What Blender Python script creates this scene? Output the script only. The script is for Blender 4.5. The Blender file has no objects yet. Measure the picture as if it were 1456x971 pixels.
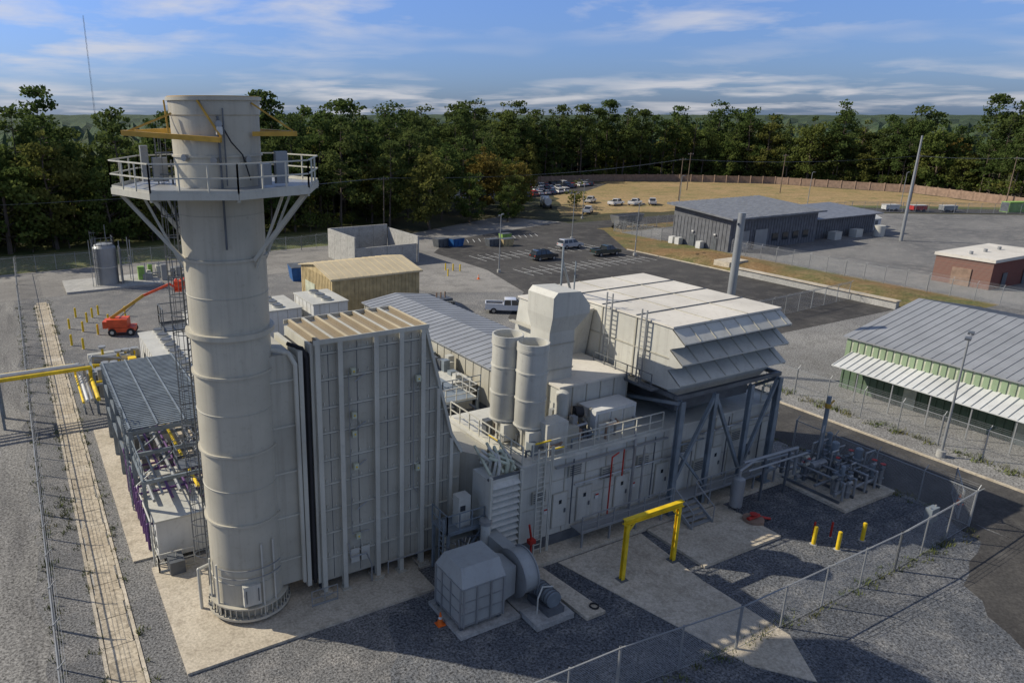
import bpy, math, random
import numpy as np
from mathutils import Vector, Matrix
R=math.radians
random.seed(7)
scene=bpy.context.scene
COL=bpy.context.collection

# ------------------------------------------------------------------ materials
def newmat(name):
    m=bpy.data.materials.new(name); m.use_nodes=True
    nt=m.node_tree; b=nt.nodes["Principled BSDF"]; return m,nt,b
def N(nt,t,**k):
    n=nt.nodes.new(t)
    for a,v in k.items():
        if a in n.inputs: n.inputs[a].default_value=v
        else: setattr(n,a,v)
    return n
def noise(nt,scale,detail=4,rough=.6,stretch=None,coord="Object"):
    tc=N(nt,"ShaderNodeTexCoord"); n=N(nt,"ShaderNodeTexNoise")
    n.inputs["Scale"].default_value=scale; n.inputs["Detail"].default_value=min(detail,3); n.inputs["Roughness"].default_value=rough
    if stretch:
        mp=N(nt,"ShaderNodeMapping"); mp.inputs["Scale"].default_value=stretch
        nt.links.new(tc.outputs[coord],mp.inputs[0]); nt.links.new(mp.outputs[0],n.inputs["Vector"])
    else: nt.links.new(tc.outputs[coord],n.inputs["Vector"])
    return n.outputs["Fac"]
def ramp(nt,fac,a,b,ca=(0,0,0,1),cb=(1,1,1,1)):
    r=N(nt,"ShaderNodeValToRGB"); r.color_ramp.elements[0].position=a; r.color_ramp.elements[1].position=b
    r.color_ramp.elements[0].color=ca; r.color_ramp.elements[1].color=cb
    nt.links.new(fac,r.inputs[0]); return r.outputs[0]
def mix(nt,fac,a,b,mode="MIX"):
    m=N(nt,"ShaderNodeMix",data_type="RGBA",blend_type=mode)
    for idx,v in ((0,fac),(6,a),(7,b)):
        if hasattr(v,"is_output") : nt.links.new(v,m.inputs[idx])
        elif idx==0: m.inputs[0].default_value=v
        else: m.inputs[idx].default_value=(*v,1) if len(v)==3 else v
    return m.outputs[2]
def bump(nt,b,h,strength=.3,dist=.02):
    bp=N(nt,"ShaderNodeBump"); bp.inputs["Strength"].default_value=strength; bp.inputs["Distance"].default_value=dist
    nt.links.new(h,bp.inputs["Height"]); nt.links.new(bp.outputs[0],b.inputs["Normal"])
def sc3(c,k): return tuple(min(1,x*k) for x in c)
def mixf(nt,f,k):
    m=N(nt,"ShaderNodeMath",operation="MULTIPLY"); nt.links.new(f,m.inputs[0]); m.inputs[1].default_value=k; return m.outputs[0]
def paint(name,c,rough=.5,metal=0,dirt=.45,streak=.5,dc=(.16,.13,.10),spec=.4):
    m,nt,b=newmat(name)
    if max(dirt,streak)<=.2:
        col=mix(nt,ramp(nt,noise(nt,1.2,2),.35,.65),sc3(c,.8),sc3(c,1.12))
    else:
        big=noise(nt,.35,3,.6)
        col=mix(nt,ramp(nt,big,.32,.68),sc3(c,.86),sc3(c,1.07))
        st=noise(nt,1.0,3,.75,(2.6,2.6,.12))
        col=mix(nt,mixf(nt,ramp(nt,st,.50,.76),streak),col,sc3([c[i]*.45+dc[i]*.5 for i in range(3)],1))
        if dirt>.25:
            fine=noise(nt,3.5,3,.75)
            col=mix(nt,mixf(nt,ramp(nt,fine,.57,.78),dirt),col,dc)
    nt.links.new(col,b.inputs["Base Color"])
    b.inputs["Roughness"].default_value=rough; b.inputs["Metallic"].default_value=metal
    b.inputs["Specular IOR Level"].default_value=spec
    return m
def ground(name,cols,fine=14,bs=.6,bd=.03,patch=.09,rough=.95,finecontrast=.5,stretch=None):
    m,nt,b=newmat(name)
    c0,c1,c2=cols
    p=noise(nt,patch,3,.62)
    col=mix(nt,ramp(nt,p,.38,.62),c0,c1)
    p2=noise(nt,patch*7,3,.7,stretch)
    col=mix(nt,mixf(nt,ramp(nt,p2,.47,.68),.65),col,c2)
    f=noise(nt,fine,2,.8)
    col=mix(nt,finecontrast,col,ramp(nt,f,.33,.68,(.12,.12,.12,1),(.85,.85,.85,1)),"OVERLAY")
    nt.links.new(col,b.inputs["Base Color"]); b.inputs["Roughness"].default_value=rough; b.inputs["Specular IOR Level"].default_value=.2
    bump(nt,b,f,bs,bd); return m
M={}
M['grey']=paint("weathered_grey_paint",(.41,.39,.32),.5,streak=.55,dirt=.3)
M['colgrey']=paint("grey_column_paint",(.50,.485,.41),.5,streak=.4,dirt=.26)
M['stack']=paint("stack_paint",(.47,.44,.355),.45,streak=.45,dirt=.27)
M['lgrey']=paint("light_grey_panel",(.51,.50,.44),.5,streak=.45,dirt=.3)
M['white']=paint("offwhite_panel",(.61,.61,.58),.5,streak=.3,dirt=.27)
M['roofw']=paint("dirty_white_roof",(.60,.565,.49),.7,streak=.1,dirt=.6,dc=(.29,.25,.2))
M['tanbeam']=paint("dusty_roof_beam",(.27,.22,.15),.8,dirt=.6)
M['steel']=paint("galvanised_steel",(.30,.31,.31),.45,.3,dirt=.3,streak=.3)
M['dsteel']=paint("dark_steel",(.12,.13,.14),.5,.2,dirt=.1,streak=.1)
M['bsteel']=paint("blue_grey_steel",(.19,.22,.24),.5,.1,dirt=.2,streak=.2)
M['fan']=paint("fan_casing_paint",(.33,.345,.335),.5,.0,dirt=.3,streak=.4)
M['black']=paint("black_rubber",(.02,.02,.022),.7,dirt=.2,streak=.1)
M['yellow']=paint("safety_yellow",(.74,.51,.02),.45,dirt=.15,streak=.2)
M['ochre']=paint("ochre_steel",(.50,.29,.04),.5,dirt=.2,streak=.2)
M['red']=paint("hydrant_red",(.40,.03,.02),.45,dirt=.2,streak=.1)
M['orange']=paint("lift_orange",(.62,.09,.03),.4,dirt=.2,streak=.1)
M['conec']=paint("cone_orange",(.8,.16,.02),.5,dirt=.1,streak=.1)
M['purple']=paint("purple_pipe",(.12,.055,.17),.45,dirt=.2,streak=.1)
M['green']=paint("machine_green",(.25,.42,.10),.5,dirt=.2,streak=.1)
M['concrete']=ground("pad_concrete",((.44,.385,.295),(.53,.47,.37),(.31,.265,.20)),7,.15,.01,.22,.9,.3)
M['concrete_old']=ground("precast_concrete",((.34,.335,.31),(.41,.40,.37),(.25,.245,.23)),5,.15,.01,.2,.9,.25)
M['trench']=ground("trench_cover",((.40,.34,.25),(.47,.41,.31),(.26,.22,.16)),5,.2,.02,.4,.9,.4)
M['gravel']=ground("gravel_stones",((.135,.135,.134),(.20,.197,.188),(.26,.248,.23)),9,.9,.06,.07,.95,.95)
M['shade_gravel']=ground("dark_shaded_gravel",((.085,.092,.102),(.125,.13,.137),(.21,.207,.198)),8,.9,.06,.10,.95,.95)  # dark gravel; foreground shade and brighter lit patches are put into its colour
M['gravel2']=ground("light_gravel",((.18,.177,.17),(.245,.24,.225),(.145,.14,.13)),7,.8,.05,.06,.95,.85)
M['track']=ground("tracked_dirt",((.165,.16,.15),(.235,.228,.21),(.10,.098,.096)),7,.8,.05,.06,.95,.85,(1.6,.2,1))
M['asphalt']=ground("asphalt_paving",((.045,.043,.041),(.070,.067,.063),(.11,.104,.094)),6,.3,.01,.06,.9,.35)
M['pave']=ground("worn_pavement",((.19,.182,.168),(.265,.253,.23),(.14,.135,.125)),4,.2,.01,.05,.9,.3)
M['grass']=ground("mown_grass",((.075,.10,.03),(.12,.135,.045),(.19,.15,.07)),3,.6,.05,.05,.95,.5)
M['dry']=ground("dry_field",((.34,.235,.12),(.28,.205,.095),(.13,.14,.05)),1.5,.4,.05,.03,.95,.4)
M['soil']=ground("forest_floor",((.045,.05,.025),(.07,.065,.035),(.10,.08,.045)),2,.5,.05,.02,.95,.5)
M['berm']=ground("berm_grass",((.20,.125,.055),(.10,.115,.04),(.26,.175,.09)),3,.6,.05,.08,.95,.5)
M['tan']=paint("tan_siding",(.46,.36,.19),.6,dirt=.2,streak=.2)
M['tanroof']=paint("tan_roof",(.50,.42,.27),.6,dirt=.3,streak=.1)
M['gwall']=paint("green_siding",(.25,.33,.20),.6,dirt=.3)
M['gshade']=paint("shaded_green_siding",(.09,.14,.085),.6,dirt=.3)  # darker green has the shade under the awning painted in
M['cream']=paint("cream_panel",(.46,.48,.36),.6,dirt=.2,streak=.2)
M['metroof']=paint("metal_roof",(.31,.32,.325),.45,.2,dirt=.5,streak=.1)
M['awning']=paint("awning_white",(.54,.55,.53),.5,dirt=.3,streak=.2)
M['bgrey']=paint("grey_building_siding",(.13,.135,.145),.6,dirt=.15,streak=.2)
M['bgroof']=paint("grey_building_roof",(.20,.21,.225),.5,.2,dirt=.2,streak=.1)
M['blue']=paint("dumpster_blue",(.02,.10,.28),.5,dirt=.2,streak=.1)
M['wood']=paint("timber_pole",(.16,.12,.085),.85,dirt=.1,streak=.1)
M['bark']=paint("bark",(.11,.085,.065),.9,dirt=.1,streak=.1)
M['mark']=paint("road_paint",(.55,.55,.52),.7,dirt=.7,streak=0,dc=(.07,.07,.065))
M['chrome']=paint("bare_pipe",(.36,.36,.35),.35,.5,dirt=.2,streak=.1)
M['wallbr']=paint("brown_block_wall",(.25,.17,.12),.8,dirt=.2,streak=.2)
def carpaint(n,c):
    m,nt,b=newmat(n); col=mix(nt,mixf(nt,noise(nt,2.5,2),.3),c,sc3(c,.7)); nt.links.new(col,b.inputs["Base Color"])
    b.inputs["Roughness"].default_value=.28; b.inputs["Coat Weight"].default_value=.6; return m
M['cblack']=carpaint("car_black",(.015,.017,.018)); M['cgreen']=carpaint("car_dark_green",(.02,.035,.03))
M['csilver']=carpaint("car_silver",(.45,.46,.47)); M['cwhite']=carpaint("car_white",(.72,.72,.71)); M['cred']=carpaint("car_red",(.3,.02,.02)); M['cblue']=carpaint("car_blue",(.03,.07,.16))
m,nt,b=newmat("vehicle_glass"); nt.links.new(mix(nt,noise(nt,2,1),(.02,.025,.03),(.04,.045,.05)),b.inputs["Base Color"]); b.inputs["Roughness"].default_value=.08; M['glass']=m
m,nt,b=newmat("red_brick"); tc=N(nt,"ShaderNodeTexCoord"); mp=N(nt,"ShaderNodeMapping"); mp.inputs["Rotation"].default_value=(R(90),0,0)
br=N(nt,"ShaderNodeTexBrick"); br.inputs["Scale"].default_value=3; br.inputs["Color1"].default_value=(.20,.055,.035,1); br.inputs["Color2"].default_value=(.13,.04,.03,1); br.inputs["Mortar"].default_value=(.2,.15,.12,1); br.inputs["Mortar Size"].default_value=.012
nt.links.new(tc.outputs["Object"],mp.inputs[0]); nt.links.new(mp.outputs[0],br.inputs[0]); nt.links.new(br.outputs[0],b.inputs["Base Color"]); b.inputs["Roughness"].default_value=.9; M['brick']=m
def mth(op,a,bb=None):
    n=N(nt,"ShaderNodeMath",operation=op)
    for i,v in enumerate((a,bb)):
        if v is None: continue
        if isinstance(v,(int,float)): n.inputs[i].default_value=v
        else: nt.links.new(v,n.inputs[i])
    return n.outputs[0]
m,nt,b=newmat("chain_link"); b.inputs["Base Color"].default_value=(.4,.41,.41,1); b.inputs["Roughness"].default_value=.5
tc=N(nt,"ShaderNodeTexCoord"); sp=N(nt,"ShaderNodeSeparateXYZ"); nt.links.new(tc.outputs["UV"],sp.inputs[0])
s1=mth("ADD",sp.outputs[0],sp.outputs[1]); s2=mth("SUBTRACT",sp.outputs[0],sp.outputs[1])
w1=mth("LESS_THAN",mth("ABSOLUTE",mth("SUBTRACT",mth("FRACT",mth("MULTIPLY",s1,9)),.5)),.045)
w2=mth("LESS_THAN",mth("ABSOLUTE",mth("SUBTRACT",mth("FRACT",mth("MULTIPLY",s2,9)),.5)),.045)
mx=mth("MAXIMUM",w1,w2); nt.links.new(mx,b.inputs["Alpha"]); M['chain']=m
def foliage(name,ca,cb,cc,cw=.6):
    m,nt,b=newmat(name)
    at=N(nt,"ShaderNodeAttribute",attribute_name="tint"); oi=N(nt,"ShaderNodeObjectInfo")
    col=mix(nt,at.outputs["Fac"],ca,cb)
    col=mix(nt,mixf(nt,ramp(nt,oi.outputs["Random"],.35,1.0),cw),col,cc)
    df=N(nt,"ShaderNodeBsdfDiffuse"); nt.links.new(col,df.inputs[0])
    tr=N(nt,"ShaderNodeBsdfTranslucent"); nt.links.new(col,tr.inputs[0])
    ms=N(nt,"ShaderNodeMixShader"); ms.inputs[0].default_value=.40
    o=nt.nodes["Material Output"]; nt.nodes.remove(b); nt.links.new(df.outputs[0],ms.inputs[1]); nt.links.new(tr.outputs[0],ms.inputs[2]); nt.links.new(ms.outputs[0],o.inputs[0])
    return m
M['pine']=foliage("pine_needles",(.042,.068,.020),(.118,.160,.048),(.105,.125,.040))
M['oak']=foliage("broadleaf_leaves",(.056,.090,.024),(.150,.180,.048),(.175,.155,.042))
M['autumn']=foliage("autumn_leaves",(.13,.12,.03),(.22,.17,.045),(.18,.12,.035))
M['canopy']=ground("forest_canopy",((.036,.062,.030),(.052,.078,.036),(.078,.082,.038)),.35,.9,1.5,.012,.95,.5)

# ------------------------------------------------------------------ builder
class Obj:
    def __init__(s,name,loc=(0,0,0),rot=0):
        s.name=name; s.loc=loc; s.rot=rot; s.p={}
    def add(s,part,mat,vs,fs):
        k=(part,mat)
        if k not in s.p: s.p[k]=([],[])
        V,F=s.p[k]; o=len(V); V.extend([tuple(v) for v in vs]); F.extend([tuple(i+o for i in f) for f in fs])
    def box(s,part,mat,x0,x1,y0,y1,z0,z1):
        vs=[(x,y,z) for z in (z0,z1) for x,y in ((x0,y0),(x1,y0),(x1,y1),(x0,y1))]
        s.add(part,mat,vs,[(3,2,1,0),(4,5,6,7),(0,1,5,4),(1,2,6,5),(2,3,7,6),(3,0,4,7)])
    def hexa(s,part,mat,bot,top):
        s.add(part,mat,list(bot)+list(top),[(3,2,1,0),(4,5,6,7),(0,1,5,4),(1,2,6,5),(2,3,7,6),(3,0,4,7)])
    def frame(s,a,b):
        a=Vector(a);b=Vector(b); d=(b-a); L=d.length; d=d/max(L,1e-6)
        up=Vector((0,0,1)) if abs(d.z)<.95 else Vector((0,1,0))
        u=d.cross(up).normalized(); v=u.cross(d); return a,b,u,v
    def beam(s,part,mat,a,b,w=.1,h=None):
        h=h or w; a,b,u,v=s.frame(a,b)
        c=[(-w/2,-h/2),(w/2,-h/2),(w/2,h/2),(-w/2,h/2)]
        s.add(part,mat,[a+u*x+v*y for x,y in c]+[b+u*x+v*y for x,y in c],[(0,1,2,3),(7,6,5,4),(0,4,5,1),(1,5,6,2),(2,6,7,3),(3,7,4,0)])
    def ibeam(s,part,mat,a,b,w=.25,t=.03):
        (x,y,z0),(_,_,z1)=a,b
        s.box(part,mat,x-w/2,x+w/2,y-w/2,y-w/2+t,z0,z1); s.box(part,mat,x-w/2,x+w/2,y+w/2-t,y+w/2,z0,z1); s.box(part,mat,x-t/2,x+t/2,y-w/2+t,y+w/2-t,z0,z1)
    def cyl(s,part,mat,a,b,r0,r1=None,n=12,cap=True):
        r1=r0 if r1 is None else r1; a,b,u,v=s.frame(a,b)
        vs=[];fs=[]
        for c,r in ((a,r0),(b,r1)):
            for i in range(n):
                t=2*math.pi*i/n; vs.append(c+u*(math.cos(t)*r)+v*(math.sin(t)*r))
        for i in range(n): j=(i+1)%n; fs.append((i,i+n,j+n,j))
        if cap: fs.append(tuple(range(n))); fs.append(tuple(range(2*n-1,n-1,-1)))
        s.add(part,mat,vs,fs)
    def lathe(s,part,mat,c,prof,n=48):
        cx,cy,cz=c; vs=[];fs=[]
        for r,z in prof:
            for i in range(n):
                t=2*math.pi*i/n; vs.append((cx+r*math.cos(t),cy+r*math.sin(t),cz+z))
        for k in range(len(prof)-1):
            for i in range(n):
                j=(i+1)%n; fs.append((k*n+i,k*n+j,(k+1)*n+j,(k+1)*n+i))
        s.add(part,mat,vs,fs)
    def tube(s,part,mat,pts,r=.06,n=8):
        for a,b in zip(pts[:-1],pts[1:]): s.cyl(part,mat,a,b,r,n=n)
        for p in pts[1:-1]: s.ball(part,mat,p,r*1.03)
    def ball(s,part,mat,p,r,sz=1):
        vs=[];fs=[];nu,nv=8,5
        for i in range(nv+1):
            ph=math.pi*i/nv
            for j in range(nu):
                t=2*math.pi*j/nu; vs.append((p[0]+r*math.sin(ph)*math.cos(t),p[1]+r*math.sin(ph)*math.sin(t),p[2]+r*sz*math.cos(ph)))
        for i in range(nv):
            for j in range(nu):
                k=(j+1)%nu; fs.append((i*nu+j,(i+1)*nu+j,(i+1)*nu+k,i*nu+k))
        s.add(part,mat,vs,fs)
    def prism(s,part,mat,poly,y0,y1,axis='y'):
        n=len(poly)
        if axis=='y': vs=[(x,y0,z) for x,z in poly]+[(x,y1,z) for x,z in poly]
        elif axis=='x': vs=[(y0,x,z) for x,z in poly]+[(y1,x,z) for x,z in poly]
        else: vs=[(x,y,y0) for x,y in poly]+[(x,y,y1) for x,y in poly]
        fs=[tuple(range(n)),tuple(range(2*n-1,n-1,-1))]+[(i,i+n,(i+1)%n+n,(i+1)%n) for i in range(n)]
        s.add(part,mat,vs,fs)
    def rail(s,part,mat,pts,h=1.07,sp=1.3,r=.028,kick=True):
        for a,b in zip(pts[:-1],pts[1:]):
            a=Vector(a);b=Vector(b);n=max(1,round((b-a).length/sp))
            for i in range(n+1):
                p=a.lerp(b,i/n); s.beam(part,mat,p,p+Vector((0,0,h)),r*2)
            for q in (h,h*.52): s.beam(part,mat,a+Vector((0,0,q)),b+Vector((0,0,q)),r*1.8)
            if kick: s.beam(part,mat,a+Vector((0,0,.07)),b+Vector((0,0,.07)),.015,.12)
    def ladder(s,part,mat,x,y,z0,z1,dirx=(1,0),w=.5,cage=None):
        dx,dy=dirx
        for k in (-w/2,w/2): s.beam(part,mat,(x+dx*k,y+dy*k,z0),(x+dx*k,y+dy*k,z1),.07)
        z=z0+.3
        while z<z1: s.beam(part,mat,(x-dx*w/2,y-dy*w/2,z),(x+dx*w/2,y+dy*w/2,z),.035); z+=.3
        if cage:
            ox,oy=cage; z=z0+2.3
            ang=[(-1,0),(-.9,.55),(-.5,.95),(0,1.1),(.5,.95),(.9,.55),(1,0)]
            while z<z1+.9:
                P=[(x+dx*a*.38+ox*b*.65,y+dy*a*.38+oy*b*.65,z) for a,b in ang]
                for p,q in zip(P[:-1],P[1:]): s.beam(part,mat,p,q,.035)
                z+=.9
            for a,b in ang[1:-1]: s.beam(part,mat,(x+dx*a*.38+ox*b*.65,y+dy*a*.38+oy*b*.65,z0+2.3),(x+dx*a*.38+ox*b*.65,y+dy*a*.38+oy*b*.65,z1+.9),.025)
    def done(s):
        e=bpy.data.objects.new(s.name,None); e.location=s.loc; e.rotation_euler=(0,0,s.rot); e.empty_display_size=.5; COL.objects.link(e)
        for (part,mat),(V,F) in s.p.items():
            me=bpy.data.meshes.new(part); me.from_pydata(V,[],F); me.materials.append(M[mat]); me.validate()
            me.polygons.foreach_set("use_smooth",[True]*len(me.polygons)); me.set_sharp_from_angle(angle=R(38))
            o=bpy.data.objects.new(part,me); COL.objects.link(o); o.parent=e
        return e
def single(name,mat,V,F,loc=(0,0,0),smooth=False,rot=0):
    me=bpy.data.meshes.new(name); me.from_pydata(V,[],F); me.materials.append(M[mat]); me.update()
    if smooth: me.polygons.foreach_set("use_smooth",[True]*len(me.polygons))
    o=bpy.data.objects.new(name,me); o.location=loc; o.rotation_euler=(0,0,rot); COL.objects.link(o); return o
def sheet(name,mat,poly,z):
    return single(name,mat,[(x,y,z) for x,y in poly],[tuple(range(len(poly)))])
def pathsheet(name,mat,pts,w,z):
    L=[];Rr=[]
    for i,p in enumerate(pts):
        a=Vector(pts[max(0,i-1)]);b=Vector(pts[min(len(pts)-1,i+1)]);d=(b-a).normalized();n=Vector((-d.y,d.x))
        L.append((p[0]+n.x*w/2,p[1]+n.y*w/2,z));Rr.append((p[0]-n.x*w/2,p[1]-n.y*w/2,z))
    n=len(pts);return single(name,mat,L+Rr,[(i+n,i+1+n,i+1,i) for i in range(n-1)])
def rough_edge(poly,step=1.0,amp=.25,seed=1):
    rg=random.Random(seed); out=[]
    for (a,b) in zip(poly,poly[1:]+poly[:1]):
        a=Vector(a);b=Vector(b);L=(b-a).length;n=max(1,int(L/step)); d=(b-a)/L; nn=Vector((-d.y,d.x))
        for i in range(n): p=a.lerp(b,i/n)+(nn*rg.uniform(-amp,amp) if i else nn*0); out.append((p.x,p.y))
    return out

# ------------------------------------------------------------------ ground
xs=sorted(set([-6000,-4000,-2000,-1000,-500,-250,-100,-50,0,50,100,150,200,250,300,350,400,500,800,1500,3000,5000,8000]))
n=len(xs)
single("ground",'soil',[(x,y,0) for y in xs for x in xs],[(j*n+i,j*n+i+1,(j+1)*n+i+1,(j+1)*n+i) for j in range(n-1) for i in range(n-1)])
sheet("gravel_yard",'gravel',[(-90,-50),(49.5,-50),(49.5,60),(52,70),(62,80),(50,86),(46,108),(-90,108)],.010)
sheet("dark_shaded_gravel_bed",'shade_gravel',rough_edge([(6,10),(14,27.6),(22,28.5),(49.2,28.5),(49.4,-40),(2,-40)],.8,.3,4),.0145)  # darker sheet laid where the foreground lies in shade
sheet("asphalt_apron",'asphalt',rough_edge([(49.5,-50),(49.5,21),(47.5,16.9),(42,15.2),(36.5,8),(33,-2),(31,-50)],1.2,.25,9),.0205)
sheet("dirt_track",'track',rough_edge([(-30,-50),(-1.6,-50),(-1.6,108),(-30,108)],1.5,.3),.018)
sheet("grass_verge",'grass',[(-90,126),(60,128),(75,150),(90,163),(-90,150)],.012)
sheet("back_pavement",'pave',[(-90,108),(46,108),(50,86),(62,80),(66,95),(66,112),(75,122),(112,132),(104,146),(60,128),(-90,126)],.020)
sheet("parking_lot",'asphalt',[(49.5,-60),(56.5,-60),(56.5,45),(66,50),(99,50),(99,98),(112,118),(112,132),(75,122),(66,112),(66,95),(62,80),(52,70),(49.5,60)],.030)
sheet("gravel_lot",'gravel2',[(56.5,-60),(110,-60),(110,50),(66,50),(56.5,45)],.014)
sheet("utility_yard",'gravel',[(107,30),(260,-20),(236,78),(190,108),(150,116),(112,114),(107,100)],.016)
sheet("berm_verge",'berm',[(98.5,45),(113,45),(113,113.9),(150,116.2),(150,121),(112,121),(98.5,98)],.022)
V=[];F=[];rg=np.random.default_rng(6); nx,ny=14,44
for j in range(ny+1):
    for i in range(nx+1):
        u,v=i/nx,j/ny; x=99.3+(12.5-4*max(0,v-.6)/.4)*u+(rg.normal(0,.15) if 0<i<nx else 0); y=46+52*v
        V.append((x,y,.03+.9*math.sin(math.pi*u)**.8*min(1,6*v*(1-v))*(.85+.15*math.sin(y*.6))*(1 if 0<i<nx else 0)))
for j in range(ny):
    for i in range(nx): F.append((j*(nx+1)+i,j*(nx+1)+i+1,(j+1)*(nx+1)+i+1,(j+1)*(nx+1)+i))
single("grass_berm",'berm',V,F,smooth=True)
pathsheet("service_road",'asphalt',[(104,125),(150,124),(195,112),(235,86),(300,30)],9,.034)
sheet("dry_field",'dry',rough_edge([(118,140),(150,134),(200,120),(236,96),(239,95),(251,130),(240,170),(215,196),(194,206),(150,180)],4,1.0,5),.026)
sheet("overflow_car_park",'asphalt',[(128,172),(165,183),(190,200),(180,206),(150,206),(120,190)],.036)
pathsheet("grass_strip",'grass',[(150,130.5),(200,118.5),(236,93)],5,.038)
tr=Obj("cable_trench",(1.6,0,0)); random.seed(2)
y=12.
while y<104:
    w=.62+random.uniform(-.05,.05); L_=random.choice((1.1,1.1,1.5,.8)); tr.box("cover",'trench' if random.random()<.85 else 'concrete',-w+random.uniform(-.03,.03),w,y,y+L_,.01,.045+random.uniform(0,.02)); y+=L_+random.choice((.015,.02,.05))
tr.box("bed",'concrete_old',-.62,.62,12,104,.011,.03)
tr.box("edge",'concrete',-.85,-.69,12,104,.012,.06); tr.box("edge",'concrete',.69,.85,12,104,.012,.06); tr.done()
def pad(name,poly,h,mat='concrete'):
    o=Obj(name); o.prism("slab",mat,poly,.0,h,axis='z'); o.done()
pad("stack_foundation",[(4,27.9),(16.9,28.0),(16.9,30),(22,30),(22,36.5),(4,36.9)],.14)
pad("turbine_foundation",[(22.1,27.0),(45,27.0),(45,38),(22.1,38)],.25)
pad("gantry_apron",[(24.2,26.9),(30.5,26.9),(30.0,22),(30.2,17.0),(28.5,14.5),(26.8,16.5),(25.4,22)],.06)
pad("platform_footing",[(31,22.7),(37.5,22.7),(37.5,26.9),(31,26.9)],.18)
pad("valve_skid_slab",[(43.6,22.6),(49,22.6),(49,28.2),(43.6,28.2)],.2)
pad("rack_foundation",[(3.2,38),(10,38),(10,58),(3.2,58)],.12)
pad("tank_foundation",[(5,108.5),(18,108.5),(18,117),(5,117)],.3,'concrete_old')
rg=random.Random(12); V=[];F=[]
def tuft(x,y,s_):
    for _ in range(rg.randint(7,14)):
        a=rg.uniform(0,6.28);px=x+rg.gauss(0,.12*s_);py=y+rg.gauss(0,.12*s_);h_=rg.uniform(.06,.22)*s_;w=.025*s_; o=len(V)
        V.extend([(px-w*math.sin(a),py+w*math.cos(a),.02),(px+w*math.sin(a),py-w*math.cos(a),.02),(px+math.cos(a)*h_*.6,py+math.sin(a)*h_*.6,.02+h_)]); F.append((o,o+1,o+2))
for _ in range(420): tuft(rg.choice((.72,2.5,-1.0,-1.1))+rg.gauss(0,.12),rg.uniform(20,106),rg.uniform(.6,1.6))
for _ in range(160): tuft(rg.uniform(12,49),17.7+rg.gauss(0,.25),rg.uniform(.6,1.4))
for _ in range(160): tuft(49.2+rg.gauss(0,.3),rg.uniform(20,60),rg.uniform(.6,1.4))
for _ in range(300): tuft(59.5+rg.gauss(0,.4),rg.uniform(0,46),rg.uniform(.8,2))
for _ in range(26): tuft(.2+rg.gauss(0,.3),46+rg.gauss(0,1.2),1.2)
me=bpy.data.meshes.new("weeds"); me.from_pydata(V,[],F); me.materials.append(M['grass']); o=bpy.data.objects.new("weeds",me); COL.objects.link(o)

# ------------------------------------------------------------------ exhaust stack
SX,SY=8.0,31.7
s=Obj("exhaust_stack",(SX,SY,0))
r=1.78
prof=[(r,.15),(r,14.6),(r,14.62),(r+.02,21.1),(r+.04,23.9),(r+.08,23.95),(r+.08,24.55),(r-.03,24.6),(r-.1,24.55),(r-.12,22.5)]
s.lathe("shell",'stack',(0,0,0),prof,64)
s.lathe("liner",'black',(0,0,0),[(r-.13,24.4),(r-.14,20),(0,20)],32)
for z,w,hh in ((.35,.3,.12),(.95,.22,.08),(5.4,.10,.1),(9.0,.10,.1),(12.8,.10,.1),(14.6,.2,.22),(18,.1,.1),(22.3,.1,.08),(24.5,.16,.14)):
    s.lathe("stiffener_ring",'stack',(0,0,z),[(r,-.0),(r+w,0),(r+w,hh),(r,hh)],64)
for i in range(40):
    a=2*math.pi*i/40; c,q=math.cos(a),math.sin(a)
    s.beam("base_gusset",'stack',(c*(r+.14),q*(r+.14),.45),(c*(r+.14),q*(r+.14),.95),.03,.2)
    s.cyl("anchor_bolt",'dsteel',(c*(r+.24),q*(r+.24),.3),(c*(r+.24),q*(r+.24),.6),.035,n=6)
for z in (2.2,7.2,11,16.4,19.9): s.lathe("weld_seam",'grey',(0,0,z),[(r,0),(r+.026,.015),(r+.026,.045),(r,.06)],64)
Z=21.1; RP=4.35; oa=22.5-27.9
octo=[(math.cos(R(oa+45*i))*RP,math.sin(R(oa+45*i))*RP) for i in range(8)]
inner=[(math.cos(R(oa+45*i))*(r+.12),math.sin(R(oa+45*i))*(r+.12)) for i in range(8)]
for i in range(8):
    j=(i+1)%8;a,b,c,d=octo[i],octo[j],inner[j],inner[i]
    s.hexa("platform_deck",'steel',[(*a,Z-.08),(*b,Z-.08),(*c,Z-.08),(*d,Z-.08)],[(*a,Z),(*b,Z),(*c,Z),(*d,Z)])
    s.beam("platform_fascia",'colgrey',(*a,Z-.1),(*b,Z-.1),.07,.26)
    s.rail("platform_railing",'colgrey',[(*a,Z),(*b,Z)],1.1,1.0,.03)
    s.beam("deck_beam",'grey',(*a,Z-.22),(d[0],d[1],Z-.22),.12,.2)
rr=Vector((.884,-.468,0)); ff=Vector((.468,.884,0))
def C(a,b,z): v=rr*a+ff*b; return (v.x,v.y,z)
for sg in (-1,1):
    for bb in (-1.35,1.35):
        s.beam("knee_brace",'colgrey',C(sg*3.75,bb,Z-.3),C(sg*1.5,bb*.8,Z-3.1),.15)
        s.beam("knee_brace",'colgrey',C(sg*2.9,bb,Z-.3),C(sg*1.6,bb*.75,Z-3.4),.1)
for sg in (-1,1): s.beam("knee_brace",'grey',C(sg*1.2,3.6,Z-.3),C(sg*.8,1.5,Z-2.8),.12)
s.beam("hoist_beam",'ochre',C(-3.5,-1.2,23.25),C(.7,-2.15,23.0),.16,.2)
s.beam("hoist_beam",'ochre',C(1.6,1.6,23.25),C(3.4,-.6,23.2),.16,.2)
s.beam("hoist_beam",'ochre',C(1.7,-.9,23.2),C(3.5,-.7,23.2),.14,.18)
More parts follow.
